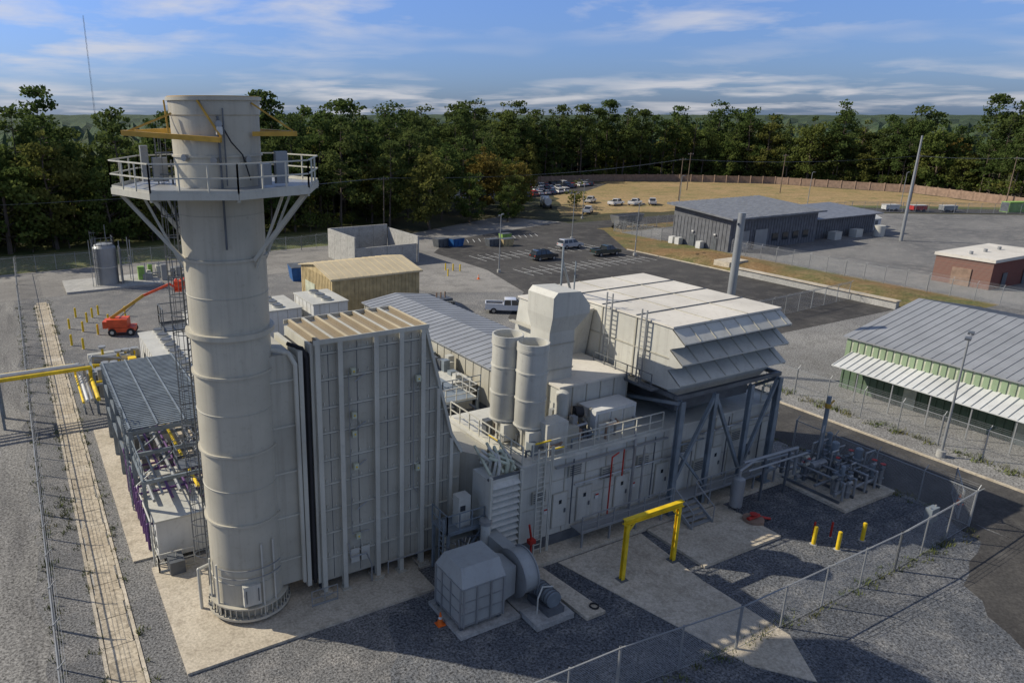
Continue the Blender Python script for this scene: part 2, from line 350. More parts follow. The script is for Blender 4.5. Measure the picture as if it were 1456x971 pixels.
s.beam("hoist_beam",'ochre',C(-3.5,-1.2,23.25),C(-2.1,1.2,23.3),.16,.2)
s.beam("hoist_beam",'ochre',C(-3.3,-1.2,23.3),C(-1.4,-1.4,24.0),.07); s.beam("hoist_beam",'ochre',C(-1.5,-1.6,23.1),C(-1.9,-.6,24.5),.07)
s.beam("hoist_beam",'ochre',C(.7,-2.1,23.1),C(-.2,-1.9,24.5),.07); s.beam("hoist_beam",'ochre',C(3.3,-.5,23.3),C(1.7,-.8,24.4),.07)
s.lathe("hoist_rim",'ochre',(0,0,24.62),[(r-.1,0),(r+.1,0),(r+.1,.05),(r-.1,.05)],48)
for a,z in ((.15,22.2),(.9,22.2),(.3,23.6),(-.5,22.3),(1.4,21.9)):
    x,yy=math.sin(a)*(r),-math.cos(a)*r; c=rr*x+ff*yy; d=c*1.12
    s.cyl("sample_port",'chrome',(c.x,c.y,z),(d.x,d.y,z),.14,n=14)
for p,w,h in ((C(2.2,-1.4,21.1),.5,.85),(C(2.75,-.6,21.1),.5,1.3),(C(-2.6,.3,21.1),.6,1.0),(C(-3.2,.2,21.1),.3,1.5)):
    s.box("instrument_cabinet",'steel',p[0]-w/2,p[0]+w/2,p[1]-.15,p[1]+.15,p[2]+.1,p[2]+.1+h)
s.tube("conduit",'dsteel',[C(.55,-1.86,23.9),C(.55,-1.86,18.6)],.05)
s.tube("conduit",'dsteel',[C(.75,-1.8,24.2),C(.75,-1.8,21.2)],.03)
s.tube("conduit",'black',[C(.5,-1.85,23.9),C(1.0,-1.72,22.9),C(1.35,-1.4,22.4),C(1.6,-1.3,21.4)],.03)
q=C(.6,-1.96,0); s.box("junction_box",'white',q[0]-.12,q[0]+.12,q[1]-.1,q[1]+.1,23.2,23.5)
lx=C(-2.05,.4,0)
s.ladder("ladder",'dsteel',lx[0],lx[1],.3,Z+1,(ff.x,ff.y),.5,cage=(-rr.x,-rr.y))
for z in (7.5,14.5): 
    q=C(-2.8,.9,0); s.box("rest_platform",'dsteel',q[0]-.6,q[0]+.6,q[1]-.6,q[1]+.6,z-.06,z)
    s.rail("rest_railing",'dsteel',[(q[0]-.6,q[1]-.6,z),(q[0]-.6,q[1]+.6,z),(q[0]+.6,q[1]+.6,z)],1.0,.6,.02)
q=C(.55,-1.8,0)
s.prism("access_door",'lgrey',[(q[0]-.42,1.2),(q[0]+.42,1.2),(q[0]+.42,2.3),(q[0]-.42,2.3)],q[1]-.1,q[1]+.3)
for t in (-.3,.3): s.beam("door_handle",'dsteel',(q[0]+t,q[1]-.13,1.4),(q[0]+t,q[1]-.13,2.1),.04)
for a0 in range(-30,60,8):
    a=R(a0);b=R(a0+8)
    for z in (2.7,3.15): s.beam("lower_ring_rail",'steel',C(math.sin(a)*2.0,-math.cos(a)*2.0,z),C(math.sin(b)*2.0,-math.cos(b)*2.0,z),.045)
for a0 in (-60,-38,35,55):
    a=R(a0); s.tube("drain_pipe",'lgrey',[C(math.sin(a)*1.9,-math.cos(a)*1.9,.2),C(math.sin(a)*1.9,-math.cos(a)*1.9,4.4 if a0>0 else 3.2)],.05)
s.tube("vent_pipe",'lgrey',[C(-2.3,-.7,0),C(-2.3,-.7,2.4),C(-1.8,-.2,2.4)],.09)
s.done()

# ------------------------------------------------------------------ HRSG
h=Obj("heat_recovery_boiler",(0,0,0)); Y0,Y1=30.45,34.1
poly=[(11.45,.8),(19.7,.8),(19.8,6.4),(19.1,7.6),(17.45,13.7),(11.45,13.7)]
h.prism("casing",'grey',poly,Y0,Y1)
for x in (11.6,12.75,14.65,16.05,17.3):
    h.ibeam("wall_column",'colgrey',(x,Y0-.13,0.14),(x,Y0-.13,13.8),.25)
    h.box("base_plate",'grey',x-.25,x+.25,Y0-.4,Y0+.1,.14,.2)
for (xa,za,zb) in ((18.25,.14,10.4),(19.1,.14,7.4)): h.ibeam("wall_column",'colgrey',(xa,Y0-.13,za),(xa,Y0-.13,zb),.2)
h.beam("slope_rib",'colgrey',(17.5,Y0-.1,13.7),(19.1,Y0-.1,7.65),.16); h.beam("slope_rib",'colgrey',(19.1,Y0-.1,7.65),(19.8,Y0-.1,6.4),.16)
z=2.1; k=0
while z<13.5:
    xe=19.7 if z<6.4 else (17.45+(13.7-z)*.27)
    h.box("wall_rib",'colgrey',11.5,xe,Y0-.09,Y0-.003,z,z+.07); h.box("rib_shade_strip",'dsteel',11.5,xe,Y0-.012,Y0-.0045,z-.06,z-.01)  # dark strip paints the shade below each rib
    xq=11.9
    while xq<xe-.3:
        h.box("panel_clip",'colgrey',xq,xq+.06,Y0-.05,Y0-.005,z+.16,z+.3); xq+=.47
    z+=1.32 if k%2 else 1.45; k+=1
for x in (12.2,13.7,15.35,16.7,17.8,18.7): h.box("panel_seam",'dsteel',x-.015,x+.015,Y0-.015,Y0-.004,.9,13.6 if x<17.3 else (11.9 if x<18 else 8.8))
for k in range(11):
    t=k/10; h.box("slope_face_rib",'grey',17.5+1.6*t,17.62+1.6*t,Y0+.3,Y1-.3,13.65-6.1*t,13.75-6.1*t)
h.box("roof_plate",'tanbeam',11.5,17.5,Y0+.05,Y1-.05,13.7,13.76)
x=11.6; k=0
while x<17.5:
    h.box("roof_beam",'tanbeam',x,x+.2,Y0-.15,Y1+.15,13.77,13.93)
    h.box("roof_beam_cap",'colgrey' if k%2 else 'tanroof',x+.03,x+.17,Y0-.2,Y1+.2,13.935,13.96)
    x+=.72; k+=1
h.box("roof_edge",'colgrey',11.4,17.6,Y0-.27,Y0-.21,13.75,13.97); h.box("roof_edge",'colgrey',11.4,17.6,Y1+.21,Y1+.27,13.75,13.97)
for x,z in ((13.3,12.0),(13.3,9.7),(13.3,8.7),(13.35,6.9),(16.9,11.0),(16.9,6.0),(13.4,2.9)):
    h.box("junction_box",'cream',x,x+.24,Y0-.28,Y0-.095,z,z+.32); h.ball("indicator",'yellow',(x+.12,Y0-.3,z+.16),.045)
for z in (11.6,9.1,7.0,4.6): h.tube("gas_sample_branch",'steel',[(13.5,Y0-.2,z),(13.9,Y0-.2,z+.25),(14.1,Y0-.1,z+.25)],.03)
h.tube("conduit",'steel',[(13.2,Y0-.13,12.2),(13.2,Y0-.13,3.2),(14.2,Y0-.13,3.2)],.025)
h.tube("conduit",'steel',[(16.8,Y0-.13,11.2),(16.8,Y0-.13,5.0),(17.1,Y0-.13,4.6)],.025)
for x in (13.3,13.9): h.box("inspection_door",'lgrey',x-.2,x+.28,Y0-.16,Y0-.095,1.5,2.3)
h.tube("drain_line",'steel',[(12.9,Y0-.35,2.9),(13.0,Y0-.35,2.0),(13.9,Y0-.35,2.0),(14.2,Y0-.35,1.2),(14.2,Y0-.35,.2)],.04)
h.tube("drain_line",'steel',[(15.2,Y0-.3,.3),(15.2,Y0-.3,1.0),(18.6,Y0-.3,1.0)],.035)
for x in (11.6,14.65,17.4,19.2):
    h.box("footing",'concrete',x-.35,x+.35,Y0-.3,Y0+.4,.13,.3); h.box("footing",'concrete',x-.35,x+.35,Y1-.4,Y1+.3,.13,.3)
    h.ibeam("leg",'dsteel',(x,Y1-.2,.2),(x,Y1-.2,.82),.3); h.ibeam("leg",'dsteel',(x,Y0+.2,.2),(x,Y0+.2,.82),.3)
h.box("underside_steel",'dsteel',11.5,19.7,Y0+.1,Y1-.1,.7,.79)
h.prism("breeching",'grey',[(8.9,1.2),(10.95,1.2),(10.95,12.9),(10.5,13.4),(9.5,13.4),(8.9,13.0)],Y0+.15,Y1-.3)
for z in (2.6,5.0,7.4,9.8,12.1): h.box("breeching_rib",'colgrey',9.3,10.95,Y0+.06,Y0+.147,z,z+.07)
h.box("breeching_flange",'colgrey',10.72,10.94,Y0-.02,Y1-.2,.8,13.5)
h.box("expansion_joint",'black',10.95,11.3,Y0+.1,Y1-.3,1.0,13.3)
h.box("casing_flange",'colgrey',11.3,11.45,Y0-.05,Y1-.1,.8,13.75)
h.tube("joint_pipe",'colgrey',[(10.55,Y0-.05,1.2),(10.55,Y0-.05,12.9),(10.3,Y0+.1,13.45),(9.6,Y0+.5,13.6)],.11)
h.tube("joint_pipe",'black',[(11.15,Y0+.02,.9),(11.15,Y0+.02,13.1),(11.0,Y0+.2,13.55),(10.5,Y0+.8,13.7)],.1)
h.rail("base_railing",'steel',[(10.6,29.6,.14),(12.0,29.6,.14)],.9,.7,.02)
h.done()

# ------------------------------------------------------------------ exhaust diffuser
e=Obj("exhaust_diffuser")
e.hexa("duct",'grey',[(19.83,31,1.2),(22.2,29.6,1.2),(22.2,34,1.2),(19.83,34,1.2)],[(19.83,31,6.2),(22.2,29.6,5.6),(22.2,34,5.6),(19.83,34,6.2)])
for k in range(11):
    z=1.3+k*.38; e.prism("bellows_rib",'lgrey',[(28.0,z),(28.0,z+.30),(27.72,z+.1)],20.15,21.95,axis='x')
e.box("bellows_box",'lgrey',20.1,22.0,28.0,29.6,1.0,5.6)
for x in (20.05,22.05): e.box("bellows_post",'colgrey',x-.07,x+.07,27.72,27.9,.3,5.9)
random.seed(3)
for k in range(12):
    x=20.3+random.random()*1.6;yy=28.2+random.random()*1.3
    e.tube("cooling_hose",'cream' if k%2 else 'lgrey',[(x,yy,5.6),(x+.1,yy,6.2),(x+random.uniform(-.6,.6),yy+.6,6.4),(x+random.uniform(-.8,.8),yy+1.2,5.8)],.09)
e.box("top_frame",'dsteel',20.0,22.2,28.0,28.1,5.62,5.74)
for x in (20.2,21.0,21.8): e.beam("top_bracing",'cream',(x,28.1,5.9),(x+.5,30.4,6.5),.12)
e.done()

# ------------------------------------------------------------------ turbine enclosure
t=Obj("gas_turbine_enclosure")
FY=28.3
t.box("lower_enclosure",'lgrey',22.4,43.8,FY,36,.9,5.6)
t.box("skid_base",'dsteel',22.4,43.8,FY-.05,36.05,.25,.88)
t.box("roof_coping",'lgrey',22.3,43.9,FY-.1,36.1,5.61,5.75)
for x in np.arange(22.4,43.9,1.53): t.box("panel_joint",'grey',x-.035,x+.035,FY-.04,FY-.003,.9,5.6)
for z in (2.9,4.3): t.box("panel_joint",'grey',22.4,43.8,FY-.033,FY-.004,z,z+.05)
for z in (1.6,3.2,4.6): t.box("end_joint",'grey',22.36,22.397,FY,36,z,z+.05)
for x in (25.2,27.0,29.9,33.2,38.0,41.0):
    t.box("door",'lgrey',x-.5,x+.5,FY-.09,FY-.045,1.35,3.45); t.box("door_frame",'grey',x-.56,x+.56,FY-.07,FY-.043,1.3,3.52)
    t.box("door_handle",'dsteel',x+.3,x+.4,FY-.14,FY-.1,2.2,2.45); t.box("door_window",'glass',x-.1,x+.1,FY-.1,FY-.094,2.8,3.05)
for x,z in ((23.6,3.3),(26.1,4.4),(28.6,3.6),(31.4,3.7),(35.2,3.8),(36.4,2.2),(39.6,3.6)):
    t.box("vent_louvre",'grey',x-.45,x+.45,FY-.16,FY-.045,z,z+.75)
    for k in range(5): t.box("louvre_slat",'dsteel',x-.4,x+.4,FY-.19,FY-.165,z+.08+k*.13,z+.13+k*.13)
for x in (24.2,28.0,30.9,34.3,37.1): t.box("sign_plate",'white',x-.12,x+.12,FY-.06,FY-.042,2.4,2.75); t.box("sign_band",'red',x-.12,x+.12,FY-.068,FY-.062,2.62,2.72)
t.box("walkway",'steel',26.0,43.0,FY-1.15,FY-.2,1.15,1.22)
t.rail("walkway_railing",'steel',[(26.0,FY-1.15,1.22),(33.2,FY-1.15,1.22)],1.05,1.2,.03)
t.rail("walkway_railing",'steel',[(35.2,FY-1.15,1.22),(43.0,FY-1.15,1.22)],1.05,1.2,.03)
for x in np.arange(26.1,43.1,2.1): t.beam("walkway_post",'steel',(x,FY-1.1,.25),(x,FY-1.1,1.15),.1)
x0=33.3
for k in range(5): t.box("stair_tread",'steel',x0,x0+1.8,FY-1.45-k*.28,FY-1.18-k*.28,1.0-k*.19,1.04-k*.19)
for xx in (x0,x0+1.8):
    t.beam("stair_stringer",'steel',(xx,FY-1.15,1.1),(xx,FY-2.7,.2),.06,.22); t.beam("stair_rail",'steel',(xx,FY-1.15,2.2),(xx,FY-2.7,1.25),.05)
    t.beam("stair_rail",'steel',(xx,FY-2.7,.2),(xx,FY-2.7,1.25),.05)
t.rail("roof_railing",'colgrey',[(23.2,FY+.1,5.75),(33.0,FY+.1,5.75)],1.1,1.1,.03)
t.rail("roof_railing",'colgrey',[(22.5,FY+.1,5.75),(22.5,35.8,5.75)],1.1,1.1,.03)
t.rail("roof_railing",'colgrey',[(42,FY+.1,5.75),(43.7,FY+.1,5.75),(43.7,35.8,5.75)],1.1,1.1,.03)
t.beam("yellow_gate",'yellow',(23.3,FY+.1,6.85),(24.4,FY+.1,6.85),.07); t.beam("yellow_gate",'yellow',(22.5,30.2,6.3),(22.5,31.6,6.3),.07); t.beam("yellow_gate",'yellow',(24.7,FY+.05,6.3),(25.3,FY+.05,6.3),.07)
t.ladder("ladder",'colgrey',23.4,FY-.45,.3,6.8,(1,0),.5); t.ladder("ladder",'colgrey',24.1,FY-.45,.3,6.8,(1,0),.1)
t.tube("fire_pipe",'red',[(28.7,FY-.3,1.3),(28.7,FY-.3,5.0),(29.2,FY-.3,5.2)],.045); t.tube("fire_pipe",'red',[(29.6,FY-.3,3.6),(29.6,FY-.3,5.3)],.045)
t.tube("fire_pipe",'red',[(22.7,FY-.8,.3),(22.7,FY-.8,1.6),(22.5,FY-.8,2.6)],.06); t.box("fire_valve",'red',22.5,22.9,FY-.95,FY-.65,1.4,1.65)
t.tube("grey_pipe",'chrome',[(30.4,FY-.35,.3),(30.4,FY-.35,5.4),(31,FY+.3,5.9)],.09); t.tube("grey_pipe",'chrome',[(31.2,FY-.35,1.4),(31.2,FY-.35,5.0)],.07)
t.tube("grey_pipe",'chrome',[(26,FY-.25,3.9),(35.5,FY-.25,3.9),(35.5,FY-.25,1.2)],.05)
t.tube("grey_pipe",'chrome',[(36,FY-.3,4.9),(43.4,FY-.3,4.9),(43.4,FY-.3,.4)],.07); t.tube("grey_pipe",'bsteel',[(34,FY-.4,.4),(34,FY-.4,4.6),(36.2,FY-.4,4.6)],.06)
for x in (25.9,32.2,37.3,38.7,42): t.tube("cable_drop",'dsteel',[(x,FY-.2,5.5),(x,FY-.2,1.4)],.04)
t.box("cable_tray",'steel',24.6,33.2,FY-.3,FY-.12,5.2,5.28)
t.box("upper_enclosure",'lgrey',27.2,32.6,31.2,35.8,5.76,8.4); t.box("upper_enclosure_roof",'roofw',27.1,32.7,31.1,35.9,8.41,8.55)
for x in np.arange(28.2,32.6,1.1): t.box("upper_joint",'grey',x-.03,x+.03,31.15,31.196,5.76,8.4)
t.box("upper_enclosure",'white',28.6,31.8,29.5,31.05,5.76,7.3)
for x in (29.2,30.2,31.2): t.box("upper_panel",'lgrey',x-.42,x+.42,29.44,29.497,6.0,7.1)
t.box("rooftop_box",'lgrey',24.5,26.0,28.9,30.0,5.76,7.5); t.box("rooftop_box",'grey',26.2,27.1,29.2,30.2,5.76,6.8)
random.seed(11)
for k in range(30):
    x=22.9+random.random()*6.5; yy=28.8+random.random()*6.2; w=.15+random.random()*.35; hh=.4+random.random()*1.3
    t.box("rooftop_unit",random.choice(['dsteel','steel','wallbr','bsteel','grey']),x,x+w,yy,yy+w,5.76,5.76+hh)
for k in range(26):
    x=22.8+random.random()*7; yy=28.7+random.random()*5; z=6+random.random()*.8
    t.tube("rooftop_pipe",random.choice(['chrome','lgrey','dsteel','bsteel','wallbr']),[(x,yy,5.76),(x,yy,z),(x+random.uniform(.4,2),yy,z),(x+1.5,yy+random.uniform(.3,1.5),z)],.05+random.random()*.04)
t.cyl("oil_separator",'lgrey',(26.9,30.6,5.76),(26.9,30.6,8.4),.4,n=20); t.ball("oil_separator",'lgrey',(26.9,30.6,8.4),.4,.5)
t.cyl("ventilation_fan",'black',(27.6,30.3,7.2),(28.1,30.2,7.2),.36,n=16); t.cyl("ventilation_fan",'ochre',(27.4,30.4,6.4),(27.9,30.3,6.4),.22,n=12)
t.done()
for nm,cx,cyy,zt in (("vent_silencer",24.35,30.35,12.0),("vent_silencer",23.75,31.9,12.15)):
    v=Obj(nm,(cx,cyy,0)); rv=.86
    v.lathe("shell",'lgrey',(0,0,0),[(.5,5.76),(.5,6.6),(rv,7.1),(rv,zt-.5),(rv+.04,zt-.48),(rv+.04,zt),(rv-.05,zt),(rv-.06,zt-.6),(0,zt-.8)],40)
    for z in (7.1,8.7,10.3,11.6): v.lathe("band",'lgrey',(0,0,z),[(rv,0),(rv+.05,0),(rv+.05,.08),(rv,.08)],40)
    v.box("nozzle_box",'lgrey',-.7,.7,-.95,-.6,6.0,7.0)
    for i in range(4): 
        a=i*math.pi/2+.4; v.beam("leg",'grey',(math.cos(a)*.75,math.sin(a)*.75,5.76),(math.cos(a)*.75,math.sin(a)*.75,7.4),.12)
    v.done()
v=Obj("ventilation_duct",(0,0,0))
v.box("shaft",'lgrey',27.0,28.9,32.2,34.0,5.76,11.6)
v.hexa("transition",'lgrey',[(27.0,32.2,11.6),(28.9,32.2,11.6),(28.9,34.0,11.6),(27.0,34.0,11.6)],[(26.9,31.9,12.6),(29.7,31.9,12.6),(29.7,34.3,12.6),(26.9,34.3,12.6)])
v.prism("hood",'lgrey',[(26.9,12.6),(29.7,12.6),(29.7,13.1),(28.9,14.0),(27.2,14.1),(26.9,13.8)],31.9,34.3)
for z in (7.5,9.2,10.8): v.box("band",'grey',26.95,28.95,32.15,32.19,z,z+.07)
v.done()

# ------------------------------------------------------------------ inlet filter house
fobj=Obj("inlet_filter_house")
X0,X1,YA,YB,ZB,ZT=33.2,42.7,28.6,40.3,8.2,12.0
fobj.box("body",'lgrey',X0,X1,YA,YB,ZB,ZT)
fobj.box("roof",'roofw',X0-.1,X1+.1,YA-.1,YB+.1,ZT+.003,ZT+.12)
for yy in (31.4,34.4,37.4): fobj.box("roof_seam",'dsteel',X0-.1,X1+.1,yy,yy+.07,ZT+.124,ZT+.18)
for xx in (36.3,39.5): fobj.box("roof_seam",'grey',xx,xx+.06,YA-.1,YB+.1,ZT+.124,ZT+.16)
for yy in (31.45,34.45,37.45): fobj.box("side_seam",'grey',X0-.06,X0-.003,yy-.05,yy+.05,ZB,ZT)
fobj.box("side_seam",'grey',X0-.05,X0-.004,YA,YB,10.1,10.18)
TP=1.27
for k in range(3):
    zt=ZT-.02-k*TP
    fobj.prism("weather_hood",'lgrey',[(YA,zt),(YA-1.0,zt-.70),(YA-1.0,zt-.78),(YA,zt-.08)],X0-.05,X1+.05,axis='x')
    for xx in (X0-.05,X1+.0): fobj.prism("hood_cheek",'lgrey',[(YA,zt-.003),(YA-.99,zt-.71),(YA-.99,zt-.85),(YA,zt-1.25)],xx,xx+.05,axis='x')
    fobj.box("hood_shade_panel",'black',X0+.1,X1-.1,YA-.06,YA-.045,zt-1.25,zt-.15)  # black panel paints the shade in the recess under each hood
    for xx in np.arange(X0+1.3,X1-.3,1.29): fobj.beam("hood_rib",'grey',(xx,YA,zt+.02),(xx,YA-1.0,zt-.68),.05)
fobj.hexa("sloped_base",'lgrey',[(X0+1.2,YA+.2,7.3),(X1-1,YA+.2,7.3),(X1-1,YB-2,7.3),(X0+1.2,YB-2,7.3)],[(X0,YA,ZB),(X1,YA,ZB),(X1,YB,ZB),(X0,YB,ZB)])
fobj.box("base_beam",'dsteel',X0,X1,YA-.9,YA-.65,ZB-.45,ZB-.2); fobj.box("base_beam",'dsteel',X0,X0+.25,YA-.6,YB,ZB-.45,ZB-.2); fobj.box("base_beam",'dsteel',X1-.25,X1,YA-.6,YB,ZB-.45,ZB-.2)
fobj.box("underside_box",'dsteel',X0+1.5,X1-1.3,YA+.5,YB-2,6.3,7.29)
fy=27.6
for x in (X0+.3,X1-.3):
    fobj.ibeam("leg",'bsteel',(x,fy,.25),(x,fy,ZB-.5),.34,.05); fobj.box("leg_base",'bsteel',x-.35,x+.35,fy-.35,fy+.35,.25,.31)
for x in (36.4,39.7): fobj.ibeam("leg",'bsteel',(x,fy,.25),(x,fy,ZB-.5),.28,.04)
fobj.beam("cross_brace",'bsteel',(36.4,fy,ZB-.6),(33.5,fy,2.2),.2); fobj.beam("cross_brace",'bsteel',(36.4,fy,ZB-.6),(39.5,fy,2.0),.2)
fobj.beam("cross_brace",'bsteel',(42.2,fy,ZB-.6),(39.8,fy,2.0),.2); fobj.beam("cross_brace",'bsteel',(33.5,fy,4.6),(36.4,fy,1.4),.14)
fobj.beam("cross_brace",'bsteel',(33.3,fy,ZB-.6),(33.3,36,5.8),.2); fobj.beam("cross_brace",'bsteel',(42.5,fy+.2,ZB-.6),(42.5,36,2),.2)
for x in (33.4,42.5): 
    for yy in (36.6,40.1): fobj.ibeam("rear_leg",'bsteel',(x,yy,.2),(x,yy,ZB-.2),.34,.05)
fobj.ladder("side_ladder",'steel',X0-.3,33.6,8,13.1,(0,1),.5); fobj.ladder("side_ladder",'steel',X0-.3,30.6,8,12.7,(0,1),.4)
fobj.beam("access_platform",'dsteel',(X0-.5,29.0,8.1),(X0-.5,40,8.1),.7,.08); fobj.rail("access_railing",'dsteel',[(X0-.9,29.0,8.15),(X0-.9,34,8.15)],1.0,1.0,.025)
fobj.beam("lightning_mast",'bsteel',(31.9,37.2,8),(31.9,37.2,15.6),.1); fobj.beam("lightning_mast",'bsteel',(32.7,36.8,8),(32.7,36.8,14.6),.07); fobj.beam("mast_brace",'bsteel',(31.9,37.2,14.6),(33.8,38.4,12.2),.12)
fobj.done()
d=Obj("inlet_plenum")
d.hexa("duct",'lgrey',[(30.0,36.0,5.8),(33.0,36.0,5.8),(33.0,40.2,5.8),(30.0,40.2,5.8)],[(30.8,35.2,11.6),(33.1,35.2,11.6),(33.1,40.2,11.6),(30.8,40.2,11.6)])
d.box("roof",'roofw',30.7,33.08,35.1,40.3,11.61,11.72)
for z in (8,10): d.box("band",'grey',29.95,30.3,36,40.2,z,z+.08)
d.done()

# ------------------------------------------------------------------ fan skid
f=Obj("duct_burner_fan")
f.box("slab",'concrete_old',16.0,19.5,24.1,27.2,.0,.22); f.box("slab",'concrete_old',19.6,21.9,22.9,24.3,0,.3); f.box("slab",'concrete_old',19.6,21.6,24.4,26.8,0,.2)
f.box("inlet_box",'fan',16.2,18.7,24.4,26.9,.45,2.6)
f.hexa("inlet_hood",'fan',[(16.2,24.4,2.6),(18.7,24.4,2.6),(18.7,26.9,2.6),(16.2,26.9,2.6)],[(16.5,25.0,3.3),(18.7,25.0,3.3),(18.7,26.6,3.3),(16.5,26.6,3.3)])
for x in (16.3,17.05,17.85,18.6): f.box("inlet_rib",'steel',x-.04,x+.04,24.33,24.397,.45,2.6)
for yy in (24.5,25.4,26.2,26.8): f.box("inlet_rib",'steel',16.13,16.197,yy-.04,yy+.04,.45,2.6)
for z in (.5,1.15,1.8,2.52): f.box("inlet_rib",'steel',16.18,18.7,24.36,24.394,z,z+.05); f.box("inlet_rib",'steel',16.15,16.194,24.4,26.9,z,z+.05)
for x in (16.3,18.5):
    for yy in (24.6,26.7): f.box("foot",'dsteel',x-.1,x+.1,yy-.1,yy+.1,.22,.46)
f.hexa("inlet_transition",'fan',[(18.7,24.7,.8),(19.7,24.9,.9),(19.7,26.1,.9),(18.7,26.6,.8)],[(18.7,24.7,2.7),(19.7,24.9,2.5),(19.7,26.1,2.5),(18.7,26.6,2.7)])
f.cyl("scroll",'fan',(19.8,25.4,1.75),(20.6,25.4,1.75),1.15,n=36)
for xx in (19.78,20.6): f.cyl("scroll_flange",'steel',(xx,25.4,1.75),(xx+.05,25.4,1.75),1.25,n=36)
for k in range(10):
    a=k*math.pi/5; f.beam("scroll_spoke",'steel',(20.67,25.4,1.75),(20.67,25.4+math.cos(a)*1.15,1.75+math.sin(a)*1.15),.05)
f.cyl("hub",'steel',(20.6,25.4,1.75),(20.9,25.4,1.75),.35,n=20)
f.box("discharge",'fan',19.85,20.55,25.8,28.2,2.0,2.7)
f.cyl("motor",'bsteel',(21.0,24.7,1.0),(21.0,23.4,1.0),.42,n=20); f.box("motor_base",'dsteel',20.5,21.5,23.2,24.9,.25,.62)
for k in range(6): f.cyl("motor_fin",'dsteel',(21.0,23.5+k*.2,1.0),(21.0,23.54+k*.2,1.0),.46,n=20)
f.box("bearing",'dsteel',20.8,21.1,25.1,25.7,.2,1.6)
f.tube("lube_pipe",'lgrey',[(20.2,23.7,.3),(20.2,23.7,1.2),(20.7,24.0,1.5),(21.2,23.8,1.5)],.04)
f.tube("hose",'lgrey',[(21.6,24.0,.4),(21.4,23.6,1.1),(21.0,24.2,1.4)],.05)
f.done()
c=Obj("cable_trough",(0,0,0)); c.hexa("cover",'concrete',[(22.0,26.8,0),(23.0,26.8,0),(23.5,22.4,0),(22.3,22.4,0)],[(22.0,26.8,.18),(23.0,26.8,.18),(23.5,22.4,.18),(22.3,22.4,.18)])
for k in range(12):
    a=k*math.pi/6; b2=(k+1)*math.pi/6; c.beam("hose_coil",'black',(23.2+.22*math.cos(a),22.9+.22*math.sin(a),.24),(23.2+.22*math.cos(b2),22.9+.22*math.sin(b2),.24),.06)
c.done()
p=Obj("access_platform")
p.box("deck",'bsteel',17.7,20.0,28.2,29.9,2.85,2.93)
for x in (17.8,19.9):
    for yy in (28.3,29.8): p.beam("post",'bsteel',(x,yy,.14),(x,yy,2.85),.14)
p.beam("brace",'bsteel',(17.8,28.3,.3),(19.9,28.3,2.7),.09); p.rail("railing",'bsteel',[(17.7,29.8,2.93),(17.7,28.25,2.93),(20.0,28.25,2.93)],1.1,.8,.028)
p.box("control_cabinet",'lgrey',18.6,19.35,28.6,29.2,2.93,4.7); p.box("cabinet_window",'glass',18.7,19.0,28.56,28.595,3.9,4.2)
p.cyl("air_filter",'lgrey',(19.8,27.8,1.9),(19.8,27.8,3.3),.26,n=16); p.cyl("air_filter_cap",'chrome',(19.8,27.8,3.3),(19.8,27.8,3.5),.34,n=16)
p.tube("air_filter_leg",'steel',[(19.8,27.8,.15),(19.8,27.8,1.9)],.07)
p.box("lower_panel",'grey',18.1,19.6,28.6,29.4,.3,2.3); p.ladder("ladder",'bsteel',17.5,28.5,.14,3.9,(0,1),.4)
random.seed(5)
for k in range(14):
    x=17.9+random.random()*2.1; p.tube("small_pipe",random.choice(['lgrey','chrome','dsteel']),[(x,28.1,.2),(x,28.1,1+random.random()*1.6),(x+random.uniform(-.6,.6),28.5,2.3)],.04)
p.done()

# ------------------------------------------------------------------ gantry, bollards, cones
g=Obj("lifting_gantry",(28.1,24.05,0))
for x in (-1.9,1.9):
    g.ibeam("post",'yellow',(x,0,.1),(x,0,3.45),.22,.04); g.box("foot_plate",'dsteel',x-.25,x+.25,-.25,.25,.06,.1)
    g.beam("knee",'yellow',(x,0,2.9),(x*.72,0,3.45),.1)
g.box("top_beam",'yellow',-2.15,2.15,-.13,.13,3.74,3.78); g.box("top_beam",'yellow',-2.15,2.15,-.13,.13,3.46,3.5); g.box("top_beam",'yellow',-2.15,2.15,-.02,.02,3.5,3.74)
g.done()
def bollard(x,y,col='yellow',hh=1.15,r=.11,name=None):
    b=Obj(name or ("bollard"),(x,y,0)); b.cyl("post",col,(0,0,0),(0,0,hh),r,n=16); b.ball("dome",col,(0,0,hh),r,.5); b.cyl("collar",'concrete_old',(0,0,0),(0,0,.04),r*1.8,n=16); b.done()
for x,y in ((38.6,21.4),(39.3,20.4),(41.5,20.3)): bollard(x,y)
for x,y in ((39.3,21.9),(40.2,21.4)): bollard(x,y,'red',1.0,.06)
bollard(8.7,22.55,'yellow',1.1)
for px,py in ((3.6,83),(4.6,81),(5.2,88),(6.0,92),(6.8,94),(7.6,95),(5.0,95),(3.9,90),(8.2,90),(6.6,86),(10.5,93)): bollard(px,py,'yellow',1.2,.12)
for px,py in ((60,98),(60.8,97),(61.6,96.2),(58,94)): bollard(px,py,'yellow',1.1)
def cone(x,y,s_=1):
    c=Obj("traffic_cone",(x,y,0)); c.cyl("body",'conec',(0,0,.03),(0,0,.7*s_),.17*s_,.03*s_,n=16); c.cyl("band",'white',(0,0,.36*s_),(0,0,.48*s_),.105*s_,.08*s_,n=16,cap=False); c.box("base",'conec',-.22*s_,.22*s_,-.22*s_,.22*s_,.012,.04); c.done()
cone(15.75,25.6,1.0); cone(51.2,19.9); cone(61,90)
